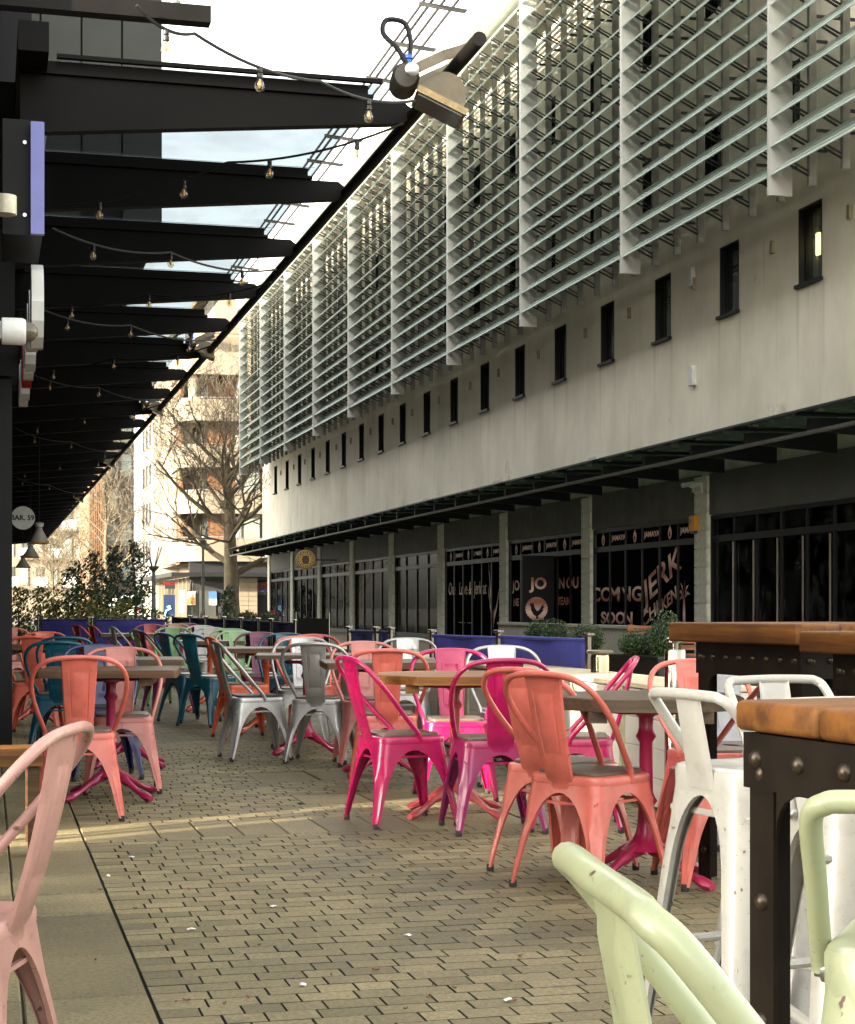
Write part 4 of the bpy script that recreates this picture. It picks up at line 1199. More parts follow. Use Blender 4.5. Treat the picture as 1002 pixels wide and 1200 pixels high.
for fl in range(6):
    for j in range(6):
        x0 = xa + (xb - xa) * j / 6 + .2
        z0 = 3.4 + fl * 3.1
        wf = bpart('window', MB().box(x0 + .2, x0 + 1.1, Yb - .08, Yb - .005, z0 + .1, z0 + 2.2), M_FRAME, t, O=O)
        bpart('pane', MB().box(x0 + .28, x0 + 1.02, Yb - .12, Yb - .085, z0 + .18, z0 + 2.12), M_PANE if (j + fl) % 2 else M_PANE2, wf, O=O)
        if (j + fl) % 2 == 0:
            bl = bpart('balcony', MB().box(x0, x0 + 1.5, Yb - 1.5, Yb - .125, z0 - .2, z0), M_CREAM, t, O=O)
            bpart('balustrade', MB().box(x0, x0 + 1.5, Yb - 1.5, Yb - 1.42, z0, z0 + 1.0), plain('balustrade_pale', (.55, .55, .52, 1), .4), bl, O=O)

# ---- trees
def bare_tree(name, label, loc, height, trunk_r, seed, spread=1.0, depth=5, crown_low=.25, lean=0.0):
    rg = random.Random(seed)
    t = thing(name, label, 'tree', loc)
    bark = plain('plane_bark', (.075, .058, .032, 1), .9, 0, .45, 3, .3)
    tr = MB(); cr = MB()
    top = Vector((lean, 0, height * .62))
    pts = [Vector((0, 0, 0)), Vector((lean * .2, 0, height * .18)), Vector((lean * .45, .1, height * .36)), Vector((lean * .8, 0, height * .5)), top]
    path = smoothpath(pts, 4)
    rs = [trunk_r * (1 - .75 * i / (len(path) - 1)) * (1.25 if i == 0 else 1) for i in range(len(path))]
    tr.tube(path, rs, 10)
    def branch(p, d, L, r, lev):
        q = [p]; dd = d.copy(); n_ = 4
        for i in range(n_):
            dd = (dd + Vector((rg.uniform(-.25, .25), rg.uniform(-.25, .25), rg.uniform(-.05, .22)))).normalized()
            q.append(q[-1] + dd * L / n_)
        rr = [max(r * (1 - .65 * i / n_), .012) for i in range(n_ + 1)]
        cr.tube(q, rr, 6 if lev < 2 else (4 if lev < 3 else 3), cap=False)
        if lev >= depth: return
        nb = 5 if lev < 3 else 3
        for k in range(nb):
            f = (k + 1.2) / (nb + .6) if lev < depth else 1
            i = min(int(f * n_), n_ - 1)
            pp = q[i].lerp(q[i + 1], f * n_ - i)
            ang = rg.uniform(0, 2 * pi); ax = dd.orthogonal().normalized()
            nd = (Matrix.Rotation(ang, 3, dd) @ (Matrix.Rotation(rg.uniform(.5, 1.0), 3, ax) @ dd)).normalized()
            branch(pp, nd, L * rg.uniform(.5, .72), max(rr[i] * .6, .012), lev + 1)
    nmain = 15
    for k in range(nmain):
        f = crown_low + (1 - crown_low) * k / (nmain - 1)
        i = min(int(f * (len(path) - 1)), len(path) - 2)
        a = k * 2.4 + rg.uniform(-.4, .4)
        up = .25 + .75 * f
        d = Vector((cos(a) * spread, sin(a) * spread, up)).normalized()
        branch(path[i], d, height * (.42 - .12 * f), rs[i] * .5, 1)
    tr.build('trunk', bark, t, True)
    cr.build('crown', bark, t, True)
    return t
bare_tree('plane_tree', 'bare branching plane tree in front of the cream corner building', at(272, 103), 16.5, .55, 11, 1.0, 5, .3, -.3)
bare_tree('plane_tree', 'slender bare tree in front of the timber tower and brown building', at(124, 140), 15.0, .28, 5, .8, 4, .25)
bare_tree('plane_tree', 'small bare tree before the far pale balcony block', at(62, 120), 8.0, .14, 23, .8, 4, .2)

M_LEAF = None
def leaf_mat(name, c1, c2):
    m, nt, n, l, b = _nt(name)
    geo = n.new('ShaderNodeNewGeometry')
    r = ramp(n, 0, 1, c1, c2); l.new(geo.outputs['Random Per Island'], r.inputs[0])
    l.new(r.outputs[0], b.inputs['Base Color']); b.inputs['Roughness'].default_value = .45
    b.inputs['Transmission Weight'].default_value = 0.0
    return m
M_HOLLY = leaf_mat('holly_leaf', (.008, .018, .008, 1), (.035, .062, .02, 1))
M_BOX = leaf_mat('box_leaf', (.012, .03, .008, 1), (.055, .10, .02, 1))
M_YEL = leaf_mat('yellow_leaf', (.05, .06, .012, 1), (.22, .22, .05, 1))
def foliage(mb, rg, blobs, n, size):
    for i in range(n):
        c, r = rg.choice(blobs)
        while True:
            v = Vector((rg.uniform(-1, 1), rg.uniform(-1, 1), rg.uniform(-1, 1)))
            if .25 < v.length < 1: break
        p = Vector(c) + Vector((v.x * r[0], v.y * r[1], v.z * r[2]))
        d = Vector((rg.gauss(0, 1), rg.gauss(0, 1), rg.gauss(0, 1))).normalized()
        u = d.orthogonal().normalized(); w = d.cross(u)
        s = size * rg.uniform(.6, 1.3)
        mb.add([p - u * s, p - w * s * .45 + d * s * .12, p + u * s, p + w * s * .45 + d * s * .12], [(0, 1, 2, 3)])
def evergreen(name, label, loc, h, w, seed, stem=.5, n=1500, mat=None, cat='tree', leaf=.062, group=None):
    rg = random.Random(seed)
    t = thing(name, label, cat, loc, 0, group)
    blobs = []
    for i in range(16):
        f = i / 15
        ww = w * (.55 + .6 * sin(pi * min(1, f * .95 + .12))) * .5
        blobs.append(((rg.uniform(-.5, .5) * w * .7 * (1 - f * .6), rg.uniform(-.5, .5) * w * .7 * (1 - f * .6), stem + (h - stem) * f * .95 + .1), (ww * .62, ww * .62, (h - stem) * .12)))
    mb = MB(); foliage(mb, rg, blobs, n, leaf)
    mb.build('crown', mat or M_HOLLY, t)
    MB().tube([(0, 0, 0), (.03, .02, stem), (-.02, 0, h * .8)], [.05, .04, .02], 6).build('trunk', plain('stem_brown', (.12, .09, .05, 1), .9), t)
    return t
evergreen('holly_tree', 'dark bushy holly tree left of the other street evergreens', at(91, 46), 2.15, 1.45, 1, .2, 1000)
evergreen('holly_tree', 'dark holly tree with broad crown in front of timber tower', at(112, 44), 2.35, 1.3, 2, .2, 1000)
evergreen('holly_tree', 'tall dark holly tree in front of the white van', at(131, 45), 2.5, 1.4, 3, .2, 1100)
evergreen('holly_tree', 'staked holly standard with high narrow crown beside lamp post', at(158, 47), 2.8, 1.15, 4, 1.15, 800)
for (px_, zc, lab) in ((70, 43, 'yellow green shrub at the foot of the leftmost holly'), (103, 42, 'yellow green shrub between the hollies above the blue banner'), (140, 42, 'yellow green shrub in front of the white van')):
    evergreen('low_shrub', lab, at(px_, zc), 1.15, 1.3, px_, .15, 700, M_YEL, 'shrub', .06)
for (px_, zc, h, lab) in ((263, 96, 2.0, 'small dark conifer standing left beside the plane tree trunk'), (269, 97, 2.2, 'small dark conifer close against the plane tree trunk')):
    evergreen('conifer', lab, at(px_, zc), h, .8, px_, .1, 500, M_HOLLY, 'tree', .1)
for (px_, zc, lab) in ((22, 44, 'tall yellow green shrub beside the dark pilaster at the banner end'), (48, 45, 'tall yellow green shrub left of the first low one'), (86, 43, 'tall green shrub under the leftmost holly'), (122, 43, 'tall green shrub under the holly by the van'), (168, 44, 'tall green shrub at the foot of the staked holly')):
    evergreen('tall_shrub', lab, at(px_, zc), 1.5, 1.3, px_ + 100, .1, 800, M_YEL if px_ < 60 else M_BOX, 'shrub', .06)
# lamp posts
def lamp_post(loc, h, label):
    t = thing('lamp_post', label, 'lamp post', loc, 0, 'lamp posts in the street')
    MB().lathe([(.10, 0), (.10, .9), (.075, 1.0), (.06, h * .9), (.06, h)], 12).build('pole', M_GREYMET, t, True)
    MB().lathe([(.05, h), (.16, h + .12), (.20, h + .2), (.06, h + .22)], 14).build('lantern', M_GREYMET, t, True)
    for k in range(4):
        a = k * pi / 2 + .5
        MB().tube([(0, 0, h), (cos(a) * .35, sin(a) * .35, h + .9)], .02, 5).build('lamp_arm', M_GREYMET, t)
    MB().lathe([(.10, 2.4), (.10, 2.55)], 10).build('collar', M_GREYMET, t)
    return t
lamp_post(at(180, 60), 2.35, 'grey lamp post beside staked holly at the banner end')
lamp_post(at(238, 85), 4.25, 'tall grey lamp post in front of the cream corner building')
# van
def van(loc, rz):
    t = thing('delivery_van', 'white delivery van parked behind the holly trees', 'van', loc, rz)
    wm = plain('van_white', (.62, .62, .6, 1), .3, 0, .1, 2)
    prof = [(-2.6, .35), (2.3, .35), (2.5, .6), (2.5, 1.05), (1.9, 1.2), (1.35, 1.95), (1.1, 2.1), (-2.5, 2.15), (-2.62, 2.0)]
    n_ = len(prof)
    b_ = MB().rings([[(-.95, a, c) for a, c in prof], [(.95, a, c) for a, c in prof]]).build('body', wm, t, fix=True)
    for s in (-1, 1):
        MB().box(s * .6 - .26, s * .6 + .26, -2.66, -2.63, 1.25, 1.85).build('rear_window', M_PANE2, t)
        MB().box(s * .88 - .05, s * .88 + .05, -2.66, -2.62, .75, 1.15).build('tail_light', plain('tail_red', srgb(160, 20, 20), .3), t)
        for yy in (-1.6, 1.6):
            w_ = MB().lathe([(.33, -.1), (.36, -.06), (.36, .06), (.33, .1)], 16).xf(Matrix.Translation((s * .88, yy, .36)) @ Matrix.Rotation(pi / 2, 4, 'Y')).build('wheel', plain('tyre', (.02, .02, .02, 1), .8), t, True)
    MB().box(-.9, .9, -2.72, -2.63, .35, .5).build('bumper', M_BLACK, t)
    return t
van(at(144, 148), radians(4))

# ================================================================== FURNITURE
# ---- stamped-steel cafe chair
def rsq(hx, hy, r, n=5):
    """rounded rectangle outline"""
    pts = []
    for (sx, sy, a0) in ((1, 1, 0), (-1, 1, 90), (-1, -1, 180), (1, -1, 270)):
        for i in range(n):
            a = radians(a0 + 90 * i / (n - 1))
            pts.append((sx * (hx - r) + r * cos(a), sy * (hy - r) + r * sin(a)))
    return pts
PAINT0 = plain('slot', (.5, .5, .5, 1))
def leg_shell(hx0, hy0, hx1, hy1, ztop, wfun, zs, r_top, flute=.006):
    """one corner leg of folded sheet for the +x +y corner"""
    rows = []
    for z in zs:
        f = 1 - z / ztop
        hx, hy = hx0 + (hx1 - hx0) * f, hy0 + (hy1 - hy0) * f
        wx, wy = wfun(z, hx), wfun(z, hy)
        r = min(r_top, min(wx, wy) * .8)
        row = []
        # lip, side one, rounded corner with a shallow flute, side two, lip
        row.append((hx - wx, hy - .012, z)); row.append((hx - wx, hy, z)); row.append((hx - (wx + r) / 2, hy, z))
        fl = flute * (1 if .04 < z < ztop * .62 else 0)
        for i in range(7):
            a = radians(90 - 90 * i / 6)
            d = -fl * (1 if i == 3 else (.5 if i in (2, 4) else 0)) + (fl * .5 if i in (1, 5) else 0)
            row.append((hx - r + (r + d) * cos(a), hy - r + (r + d) * sin(a), z))
        row.append((hx, hy - (wy + r) / 2, z)); row.append((hx, hy - wy, z)); row.append((hx - .012, hy - wy, z))
        rows.append(row)
    return MB().grid(rows)
SOL = [('SOLIDIFY', dict(thickness=.0032, offset=-1.0))]
def mirror_leg(mb, sx, sy):
    m = MB(); m.v = [(x * sx, y * sy, z) for x, y, z in mb.v]
    m.f = [tuple(reversed(f)) for f in mb.f] if sx * sy < 0 else list(mb.f)
    return m
def fin_mesh(mb, name, mods=None, smooth=True, sharp=38):
    me = mb.mesh(name, PAINT0, False, True)
    if mods: me = bake(me, mods)
    if smooth:
        me.polygons.foreach_set('use_smooth', [True] * len(me.polygons)); me.set_sharp_from_angle(angle=radians(sharp))
    return me
CH = []            # (name, mesh, material key, sub-parts)
HX, HY = .178, .178
def w_chair(z, h):
    leg = .026 + .034 * min(1, z / .25)
    if z >= .385: return h - .0005
    if z <= .19: return leg
    t_ = (z - .19) / .195
    return leg + (h - leg) * (1 - sqrt(max(0, 1 - t_ * t_)))
zs = [.432, .40, .385, .383, .378, .368, .352, .33, .30, .26, .22, .19, .13, .07, .018]
leg0 = leg_shell(HX, HY, .232, .236, .432, w_chair, zs, .055)
foot0 = MB().lathe([(.013, 0), (.016, .004), (.015, .03)], 10, (.214, .218, 0))
for (sx, sy) in ((1, 1), (-1, 1), (1, -1), (-1, -1)):
    CH.append(('leg', fin_mesh(mirror_leg(leg0, sx, sy), 'leg', SOL), 'paint', [('rubber_foot', fin_mesh(mirror_leg(foot0, sx, sy), 'rubber_foot'), 'rubber')]))
sr = []
for (ins, z) in ((-.004, .418), (-.005, .440), (-.001, .449), (.010, .4535), (.03, .4525), (.06, .450), (.12, .449)):
    sr.append([(x, y, z) for x, y in rsq(HX - ins, HY - ins, max(.06 - ins * .6, .02))])
seat = MB().rings([[(x, y, .418) for x, y in rsq(HX - .02, HY - .02, .05)]] + sr)
CH.append(('seat', fin_mesh(seat, 'seat'), 'paint', []))
pad = MB().rings([[(x, y, z) for x, y in rsq(.158 - i_, .158 - i_, .05)] for (i_, z) in ((0, .4545), (0, .464), (.004, .4675), (.02, .468))])
SEATPAD = fin_mesh(pad, 'seat_pad')
# splat
rows = []
US = [-1, -.95, -.92, -.62, -.57, -.52, -.47, -.2, .2, .47, .52, .57, .62, .92, .95, 1]
FS = [0, .05, .1, .2, .27, .295, .32, .345, .5, .65, .80, .825, .85, .875, .94, 1]
for f in FS:
    z = .40 + .445 * f
    y_ = -.183 - .115 * f - .012 * sin(pi * f)
    if f < .08: y_ = -.184
    hw = .064 + .028 * f
    row = []
    for u in US:
        bow = .010 * u * u
        rim = .008 if abs(u) > .96 else 0
        gr_ = (.5 < abs(u) < .6 and .28 < f < .87) or (abs(u) < .6 and (.28 < f < .33 or .81 < f < .86))
        emb = .0035 if gr_ else 0
        row.append((u * hw, y_ + bow + rim + emb, z))
    rows.append(row)
CH.append(('splat', fin_mesh(MB().grid(rows), 'splat', [('SOLIDIFY', dict(thickness=.003, offset=0))]), 'paint', []))
arch = smoothpath([(.176, .035, .425), (.184, .018, .47), (.214, -.065, .56), (.238, -.15, .66), (.236, -.222, .745), (.20, -.27, .805), (.13, -.296, .838), (0, -.309, .848),
                   (-.13, -.296, .838), (-.20, -.27, .805), (-.236, -.222, .745), (-.238, -.15, .66), (-.214, -.065, .56), (-.184, .018, .47), (-.176, .035, .425)], 5)
CH.append(('back_frame', fin_mesh(MB().tube(arch, .0125, 10), 'back_frame'), 'paint', []))
for s in (1, -1):
    CH.append(('stretcher', fin_mesh(MB().bar((-.172, s * .172, .345), (.172, s * .172, .345), .011, .011), 'stretcher', None, False), 'paint', []))
    CH.append(('stretcher', fin_mesh(MB().bar((s * .172, -.172, .352), (s * .172, .172, .352), .011, .011), 'stretcher', None, False), 'paint', []))
M_RUBBER = plain('rubber', (.03, .025, .022, 1), .8)
M_PAD = plain('seat_pad_wood', (.12, .09, .062, 1), .35, 0, .4, 9)
M_PADBLK = plain('seat_pad_black', (.018, .016, .015, 1), .5, 0, .3, 9)
P = {
    'salmon': paint('paint_salmon', (.58, .128, .096, 1), .36),
    'coral': paint('paint_coral', (.60, .115, .075, 1), .40),
    'pink': paint('paint_pink', (.50, .165, .135, 1), .42),
    'palepink': paint('paint_pale_pink', (.40, .215, .185, 1), .45, 0, .68),
    'red': paint('paint_red', (.42, .055, .05, 1), .4),
    'orange': paint('paint_orange', (.70, .12, .05, 1), .36),
    'magenta': paint('paint_magenta', (.38, .004, .075, 1), .30),
    'plum': paint('paint_plum', (.34, .004, .068, 1), .28, fade=(.19, .010, .075, 1)),
    'rosecoral': paint('paint_rose_coral', (.40, .06, .066, 1), .4),
    'rose': paint('paint_rose', (.26, .010, .055, 1), .4),
    'crimson': paint('paint_crimson', (.40, .014, .07, 1), .38),
    'purple': paint('paint_purple', (.13, .008, .055, 1), .36),
    'teal': paint('paint_teal', (.004, .075, .115, 1), .36),
    'navy': paint('paint_navy', (.012, .016, .085, 1), .36),
    'green': paint('paint_green', (.20, .34, .15, 1), .42),
    'silver': paint('paint_silver', (.40, .39, .38, 1), .36, .65, .75, .25),
    'white': paint('paint_white', (.31, .30, .27, 1), .34, 0, .71, .15),
    'lightgrey': paint('paint_light_grey', (.32, .32, .335, 1), .36, 0, .71, .15),
    'mint': paint('paint_mint', (.275, .30, .18, 1), .36, 0, .70, .12),
}
def chair(pos, heading, col, label, pad='wood', z=0.0):
    t = thing('cafe_chair', label, 'chair', (pos.x, pos.y, z), -radians(heading), 'stamped metal cafe chairs on the terrace')
    mk = {'paint': P[col], 'rubber': M_RUBBER}
    for (nm, me, k, subs) in CH:
        o = put(nm, me, t, mat=mk[k])
        for (n2, m2, k2) in subs: put(n2, m2, o, mat=mk[k2])
    if pad: put('seat_pad', SEATPAD, t, mat=M_PAD if pad == 'wood' else M_PADBLK)
    return t
# ---- bar stool with a low back
ST_ = []
def w_stool(z, h):
    leg = .036 + .030 * min(1, z / .6)
    if z >= .70: return h - .0005
    if z <= .56: return leg
    t_ = (z - .56) / .14
    return leg + (h - leg) * (1 - sqrt(max(0, 1 - t_ * t_)))
zs = [.742, .715, .70, .698, .692, .68, .66, .635, .60, .56, .45, .33, .2, .08, .018]
leg0 = leg_shell(.142, .142, .215, .215, .742, w_stool, zs, .06, .0)
foot0 = MB().lathe([(.016, 0), (.02, .004), (.018, .035)], 10, (.195, .195, 0))
for (sx, sy) in ((1, 1), (-1, 1), (1, -1), (-1, -1)):
    ST_.append(('leg', fin_mesh(mirror_leg(leg0, sx, sy), 'leg', SOL), 'paint', [('rubber_foot', fin_mesh(mirror_leg(foot0, sx, sy), 'rubber_foot'), 'rubber')]))
sr = [[(x, y, .70) for x, y in rsq(.13, .13, .05)]]
for (ins, z) in ((-.004, .705), (-.005, .748), (-.001, .757), (.010, .762), (.03, .761), (.07, .757)):
    sr.append([(x, y, z) for x, y in rsq(.142 - ins, .142 - ins, max(.062 - ins * .6, .02))])
ST_.append(('seat', fin_mesh(MB().rings(sr), 'seat'), 'paint', []))
for (s, z) in ((1, .30), (-1, .30)):
    hx = .142 + .073 * (1 - z / .742)
    ST_.append(('footrest', fin_mesh(MB().tube([(-hx + .01, s * (hx - .02), z), (-hx + .05, s * (hx - .02), z), (hx - .05, s * (hx - .02), z), (hx - .01, s * (hx - .02), z)], [.008, .0105, .0105, .008], 8), 'footrest'), 'paint', []))
    z2 = .36; hx2 = .142 + .073 * (1 - z2 / .742)
    ST_.append(('footrest', fin_mesh(MB().tube([(s * (hx2 - .02), -hx2 + .01, z2), (s * (hx2 - .02), -hx2 + .05, z2), (s * (hx2 - .02), hx2 - .05, z2), (s * (hx2 - .02), hx2 - .01, z2)], [.008, .0105, .0105, .008], 8), 'footrest'), 'paint', []))
bk = smoothpath([(.156, -.040, .722), (.156, -.050, .745), (.150, -.108, .820), (.144, -.166, .893), (.128, -.184, .911), (.10, -.186, .915), (0, -.190, .917),
                 (-.10, -.186, .915), (-.128, -.184, .911), (-.144, -.166, .893), (-.150, -.108, .820), (-.156, -.050, .745), (-.156, -.040, .722)], 5)
ST_.append(('back_frame', fin_mesh(MB().tube(bk, .0115, 12), 'back_frame'), 'paint', []))
rows = []
for i in range(11):
    f = i / 10
    z = .715 + .20 * f; y_ = -.148 - .038 * f
    hw = .050 - .006 * f
    row = []
    for j in range(11):
        u = -1 + 2 * j / 10
        rim = .006 if abs(u) > .95 else 0
        emb = -.0035 if (abs(u) < .62 and .22 < f < .85) else 0
        row.append((u * hw, y_ + rim + emb, z))
    rows.append(row)
ST_.append(('splat', fin_mesh(MB().grid(rows), 'splat', [('SOLIDIFY', dict(thickness=.003, offset=0))]), 'paint', []))
for s in (1, -1):
    ST_.append(('bracket', fin_mesh(MB().lathe([(.013, 0), (.013, .008), (.008, .011), (.008, .016)], 10).xf(Matrix.Translation((s * .148, -.040, .722)) @ Matrix.Rotation(s * pi / 2, 4, 'Y')), 'bracket'), 'bolt', []))
for s in (1, -1): ST_.append(('brace', fin_mesh(MB().tube([(-.15, s * .12, .66), (.15, s * .12, .66)], .008, 6), 'brace'), 'paint', []))
M_BOLT = plain('bolt', (.5, .5, .5, 1), .3, 1)
def stool(pos, heading, col, label):
    t = thing('bar_stool', label, 'stool', (pos.x, pos.y, 0), -radians(heading), 'metal bar stools at the riveted tables')
    mk = {'paint': P[col], 'rubber': M_RUBBER, 'bolt': M_BOLT}
    for (nm, me, k, subs) in ST_:
        o = put(nm, me, t, mat=mk[k])
        for (n2, m2, k2) in subs: put(n2, m2, o, mat=mk[k2])
    return t
# ---- pedestal cafe table
W_BROWN = wood('wood_brown', (.055, .028, .013, 1), (.115, .062, .030, 1))
W_ORANGE = wood('wood_orange', (.11, .043, .009, 1), (.22, .095, .022, 1))
W_GREYB = wood('wood_greybrown', (.06, .040, .025, 1), (.115, .078, .047, 1))
def clip_poly(poly, y0, y1):
    """slice of a convex polygon between two y values"""
    def cut(pl, keep, yv):
        out = []
        for i in range(len(pl)):
            a, b_ = pl[i], pl[(i + 1) % len(pl)]
            ka, kb = keep(a[1], yv), keep(b_[1], yv)
            if ka: out.append(a)
            if ka != kb:
                t_ = (yv - a[1]) / (b_[1] - a[1]); out.append((a[0] + (b_[0] - a[0]) * t_, yv))
        return out
    p_ = cut(poly, lambda y, v: y >= v - 1e-9, y0)
    return cut(p_, lambda y, v: y <= v + 1e-9, y1) if p_ else []
TOPS = {}
def top_meshes(shape, half, th, wd):
    key = (shape, half, th, wd.name)
    if key in TOPS: return TOPS[key]
    if shape == 'square': poly = rsq(half, half, .03, 4)
    else:
        c = half * .52
        poly = [(half, -half + c), (half, half - c), (half - c, half), (-half + c, half), (-half, half - c), (-half, -half + c), (-half + c, -half), (half - c, -half)]
    out = []; n_ = 5
    for i in range(n_):
        a, b_ = -half + 2 * half * i / n_, -half + 2 * half * (i + 1) / n_
        pl = clip_poly(poly, a + .0015, b_ - .0015)
        pl2 = []
        for q in pl:
            if not pl2 or (abs(q[0] - pl2[-1][0]) + abs(q[1] - pl2[-1][1])) > 1e-4: pl2.append(q)
        out.append(MB().prism(pl2, .75 - th, .75, .004).mesh('plank', wd, False, True))
    TOPS[key] = out
    return out
PED = {}
prof = [(.10, .13), (.075, .15), (.055, .17), (.040, .20), (.034, .24), (.030, .30), (.036, .31), (.045, .325), (.036, .34), (.028, .36), (.026, .56), (.033, .57), (.042, .585), (.033, .60), (.028, .62), (.03, .66), (.05, .675), (.05, .69)]
ped_col = MB().lathe(prof, 18).mesh('column', PAINT0, True)
fm = MB()
for i in range(1):
    rgs = []
    for (d, z, w_, h_) in ((.03, .14, .034, .07), (.09, .125, .030, .06), (.13, .105, .034, .058), (.15, .098, .024, .042), (.21, .065, .022, .034), (.25, .045, .024, .032), (.275, .038, .034, .044), (.31, .026, .04, .048), (.34, .02, .026, .03)):
        rgs.append([(d, w_ * cos(a) * .5 * 1.6, z + h_ * .5 * sin(a)) for a in [2 * pi * k / 8 for k in range(8)]])
    fm.rings(rgs)
foot_me = fm.mesh('claw_foot', PAINT0, True, True)
pl_me = MB().lathe([(.17, .68), (.17, .692), (.15, .698)], 20).mesh('top_plate', PAINT0, True)
def table(pos, heading, shape, half, wd, col, label, th=.042, batten=True):
    t = thing('cafe_table', label, 'table', (pos.x, pos.y, 0), -radians(heading), 'pedestal cafe tables on the terrace')
    for me in top_meshes(shape, half, th, wd): put('plank', me, t)
    if batten:
        for s in (-1, 1):
            MB().box(s * half * .55 - .035, s * half * .55 + .035, -half * .85, half * .85, .75 - th - .045, .75 - th - .001).build('batten', wd, t)
    c = put('column', ped_col, t, mat=P[col])
    put('top_plate', pl_me, t, mat=P[col])
    for k in range(4):
        o = put('claw_foot', foot_me, t, mat=P[col]); o.rotation_euler = (0, 0, pi / 4 + k * pi / 2)
    return t
# ---- riveted steel bar table with thick boards
M_IRON = plain('waxed_steel', (.010, .0068, .004, 1), .5, .0, .6, 7, .12, spec=.12)
M_RIVET = plain('rivet_steel', (.05, .035, .022, 1), .35, .6, .4, 20)
W_OILED = wood('wood_oiled', (.065, .023, .005, 1), (.16, .062, .012, 1), .7, 0, .58)
W_OILED2 = wood('wood_oiled_across', (.065, .023, .005, 1), (.16, .062, .012, 1), .7, 1, .58)
riv_me = MB().lathe([(.014, 0), (.0135, .003), (.010, .008), (.005, .0105), (.001, .011)], 12).mesh('rivet', M_RIVET, True)
def bar_table(corner, e1, e2, s1, s2, ztop, label, th=.07, bh=.125, ang_w=.085, ins=.09, ends=False):
    """corner: photo-side corner on the ground; e1,e2: unit edge directions"""
    e1 = Vector((e1.x, e1.y, 0)).normalized(); e2 = Vector((e2.x, e2.y, 0)).normalized()
    ang = math.atan2(e1.y, e1.x)
    flip = 1 if e1.cross(e2).z > 0 else -1
    t = thing('riveted_bar_table', label, 'table', corner, ang, 'tall riveted tables by the terrace edge')
    # local x along e1, local y*flip along e2
    def Y(v): return v * flip
    n_ = 4
    for i in range(n_):
        if ends:
            a, b_ = s1 * i / n_ + .0008, s1 * (i + 1) / n_ - .0008
            lo, hi = sorted((Y(0), Y(s2)))
        else:
            a, b_ = 0, s1
            lo, hi = sorted((Y(s2 * i / n_ + .0008), Y(s2 * (i + 1) / n_ - .0008)))
        me = MB().box(a, b_, lo, hi, ztop - th, ztop).mesh('board', W_OILED2 if ends else W_OILED)
        me = bake(me, [('BEVEL', dict(width=.011, segments=3, limit_method='ANGLE'))])
        me.polygons.foreach_set('use_smooth', [True] * len(me.polygons)); me.set_sharp_from_angle(angle=radians(50))
        put('board', me, t)
    zt = ztop - th - .003; tk = .008
    corners = [(ins, ins), (s1 - ins, ins), (ins, s2 - ins), (s1 - ins, s2 - ins)]
    for (cx_, cy_) in corners:
        dx = 1 if cx_ < s1 / 2 else -1; dy = 1 if cy_ < s2 / 2 else -1
        m = MB()
        xa, xb = sorted((cx_, cx_ + dx * ang_w)); ya, yb = sorted((Y(cy_), Y(cy_ + dy * tk)))
        m.box(xa, xb, ya, yb, 0, zt)
        xa, xb = sorted((cx_, cx_ + dx * tk)); ya, yb = sorted((Y(cy_ + dy * tk), Y(cy_ + dy * ang_w)))
        m.box(xa, xb, ya, yb, 0, zt)
        lg = m.build('leg', M_IRON, t)
        for zz_ in (.12, .30, .48, .66, zt - .06):
            if zz_ > zt - .05: continue
            r1 = put('rivet', riv_me, lg, (cx_ + dx * ang_w * .55, Y(cy_), zz_)); r1.rotation_euler = (pi / 2 * (1 if Y(1) * dy > 0 else -1), 0, 0)
            r2 = put('rivet', riv_me, lg, (cx_, Y(cy_ + dy * ang_w * .55), zz_)); r2.rotation_euler = (0, -pi / 2 * dx, 0)
    # aprons sit just outside the leg angles, gusset curves at their ends
    for (a, b_, axis) in (((0, 0), (1, 0), 'x'), ((0, 1), (1, 1), 'x'), ((0, 0), (0, 1), 'y'), ((1, 0), (1, 1), 'y')):
        m = MB(); o_ = .006
        if axis == 'x':
            cy_ = ins if a[1] == 0 else s2 - ins; dy = -1 if a[1] == 0 else 1
            ya, yb = sorted((Y(cy_ + dy * .001), Y(cy_ + dy * (o_ + .001))))
            m.box(ins - .007, s1 - ins + .007, ya, yb, zt - bh, zt)
            for (x_, sg) in ((ins + .085, 1), (s1 - ins - .085, -1)):
                m2 = [(x_, zt - bh)] + [(x_ + sg * (.06 - .06 * cos(q)) , zt - bh - .06 + .06 * sin(q)) for q in [pi / 2 * k / 5 for k in range(6)]]
                vs = [(p_[0], ya, p_[1]) for p_ in m2] + [(p_[0], yb, p_[1]) for p_ in m2]; k_ = len(m2)
                m.add(vs, [tuple(range(k_)), tuple(range(2 * k_ - 1, k_ - 1, -1))] + [(i, (i + 1) % k_, k_ + (i + 1) % k_, k_ + i) for i in range(k_)])
            ap = m.build('apron', M_IRON, t, fix=True)
            yf = Y(cy_ + dy * (o_ + .0005))
            nr = max(4, int(s1 / .105))
            for k in range(nr):
                r1 = put('rivet', riv_me, ap, (ins + .03 + (s1 - 2 * ins - .06) * k / (nr - 1), yf, zt - bh * .45)); r1.rotation_euler = (pi / 2 if Y(dy) < 0 else -pi / 2, 0, 0)
        else:
            cx_ = ins if a[0] == 0 else s1 - ins; dx = -1 if a[0] == 0 else 1
            xa, xb = sorted((cx_ + dx * .001, cx_ + dx * (o_ + .001)))
            lo, hi = sorted((Y(ins), Y(s2 - ins)))
            m.box(xa, xb, lo, hi, zt - bh, zt)
            ap = m.build('apron', M_IRON, t)
            nr = max(4, int(s2 / .105))
            for k in range(nr):
                r1 = put('rivet', riv_me, ap, (cx_ + dx * (o_ + .0005), Y(ins + .03 + (s2 - 2 * ins - .06) * k / (nr - 1)), zt - bh * .45)); r1.rotation_euler = (0, pi / 2 * dx, 0)
    return t
E1 = camv(.40, -.917) ; E2 = camv(.917, .40)
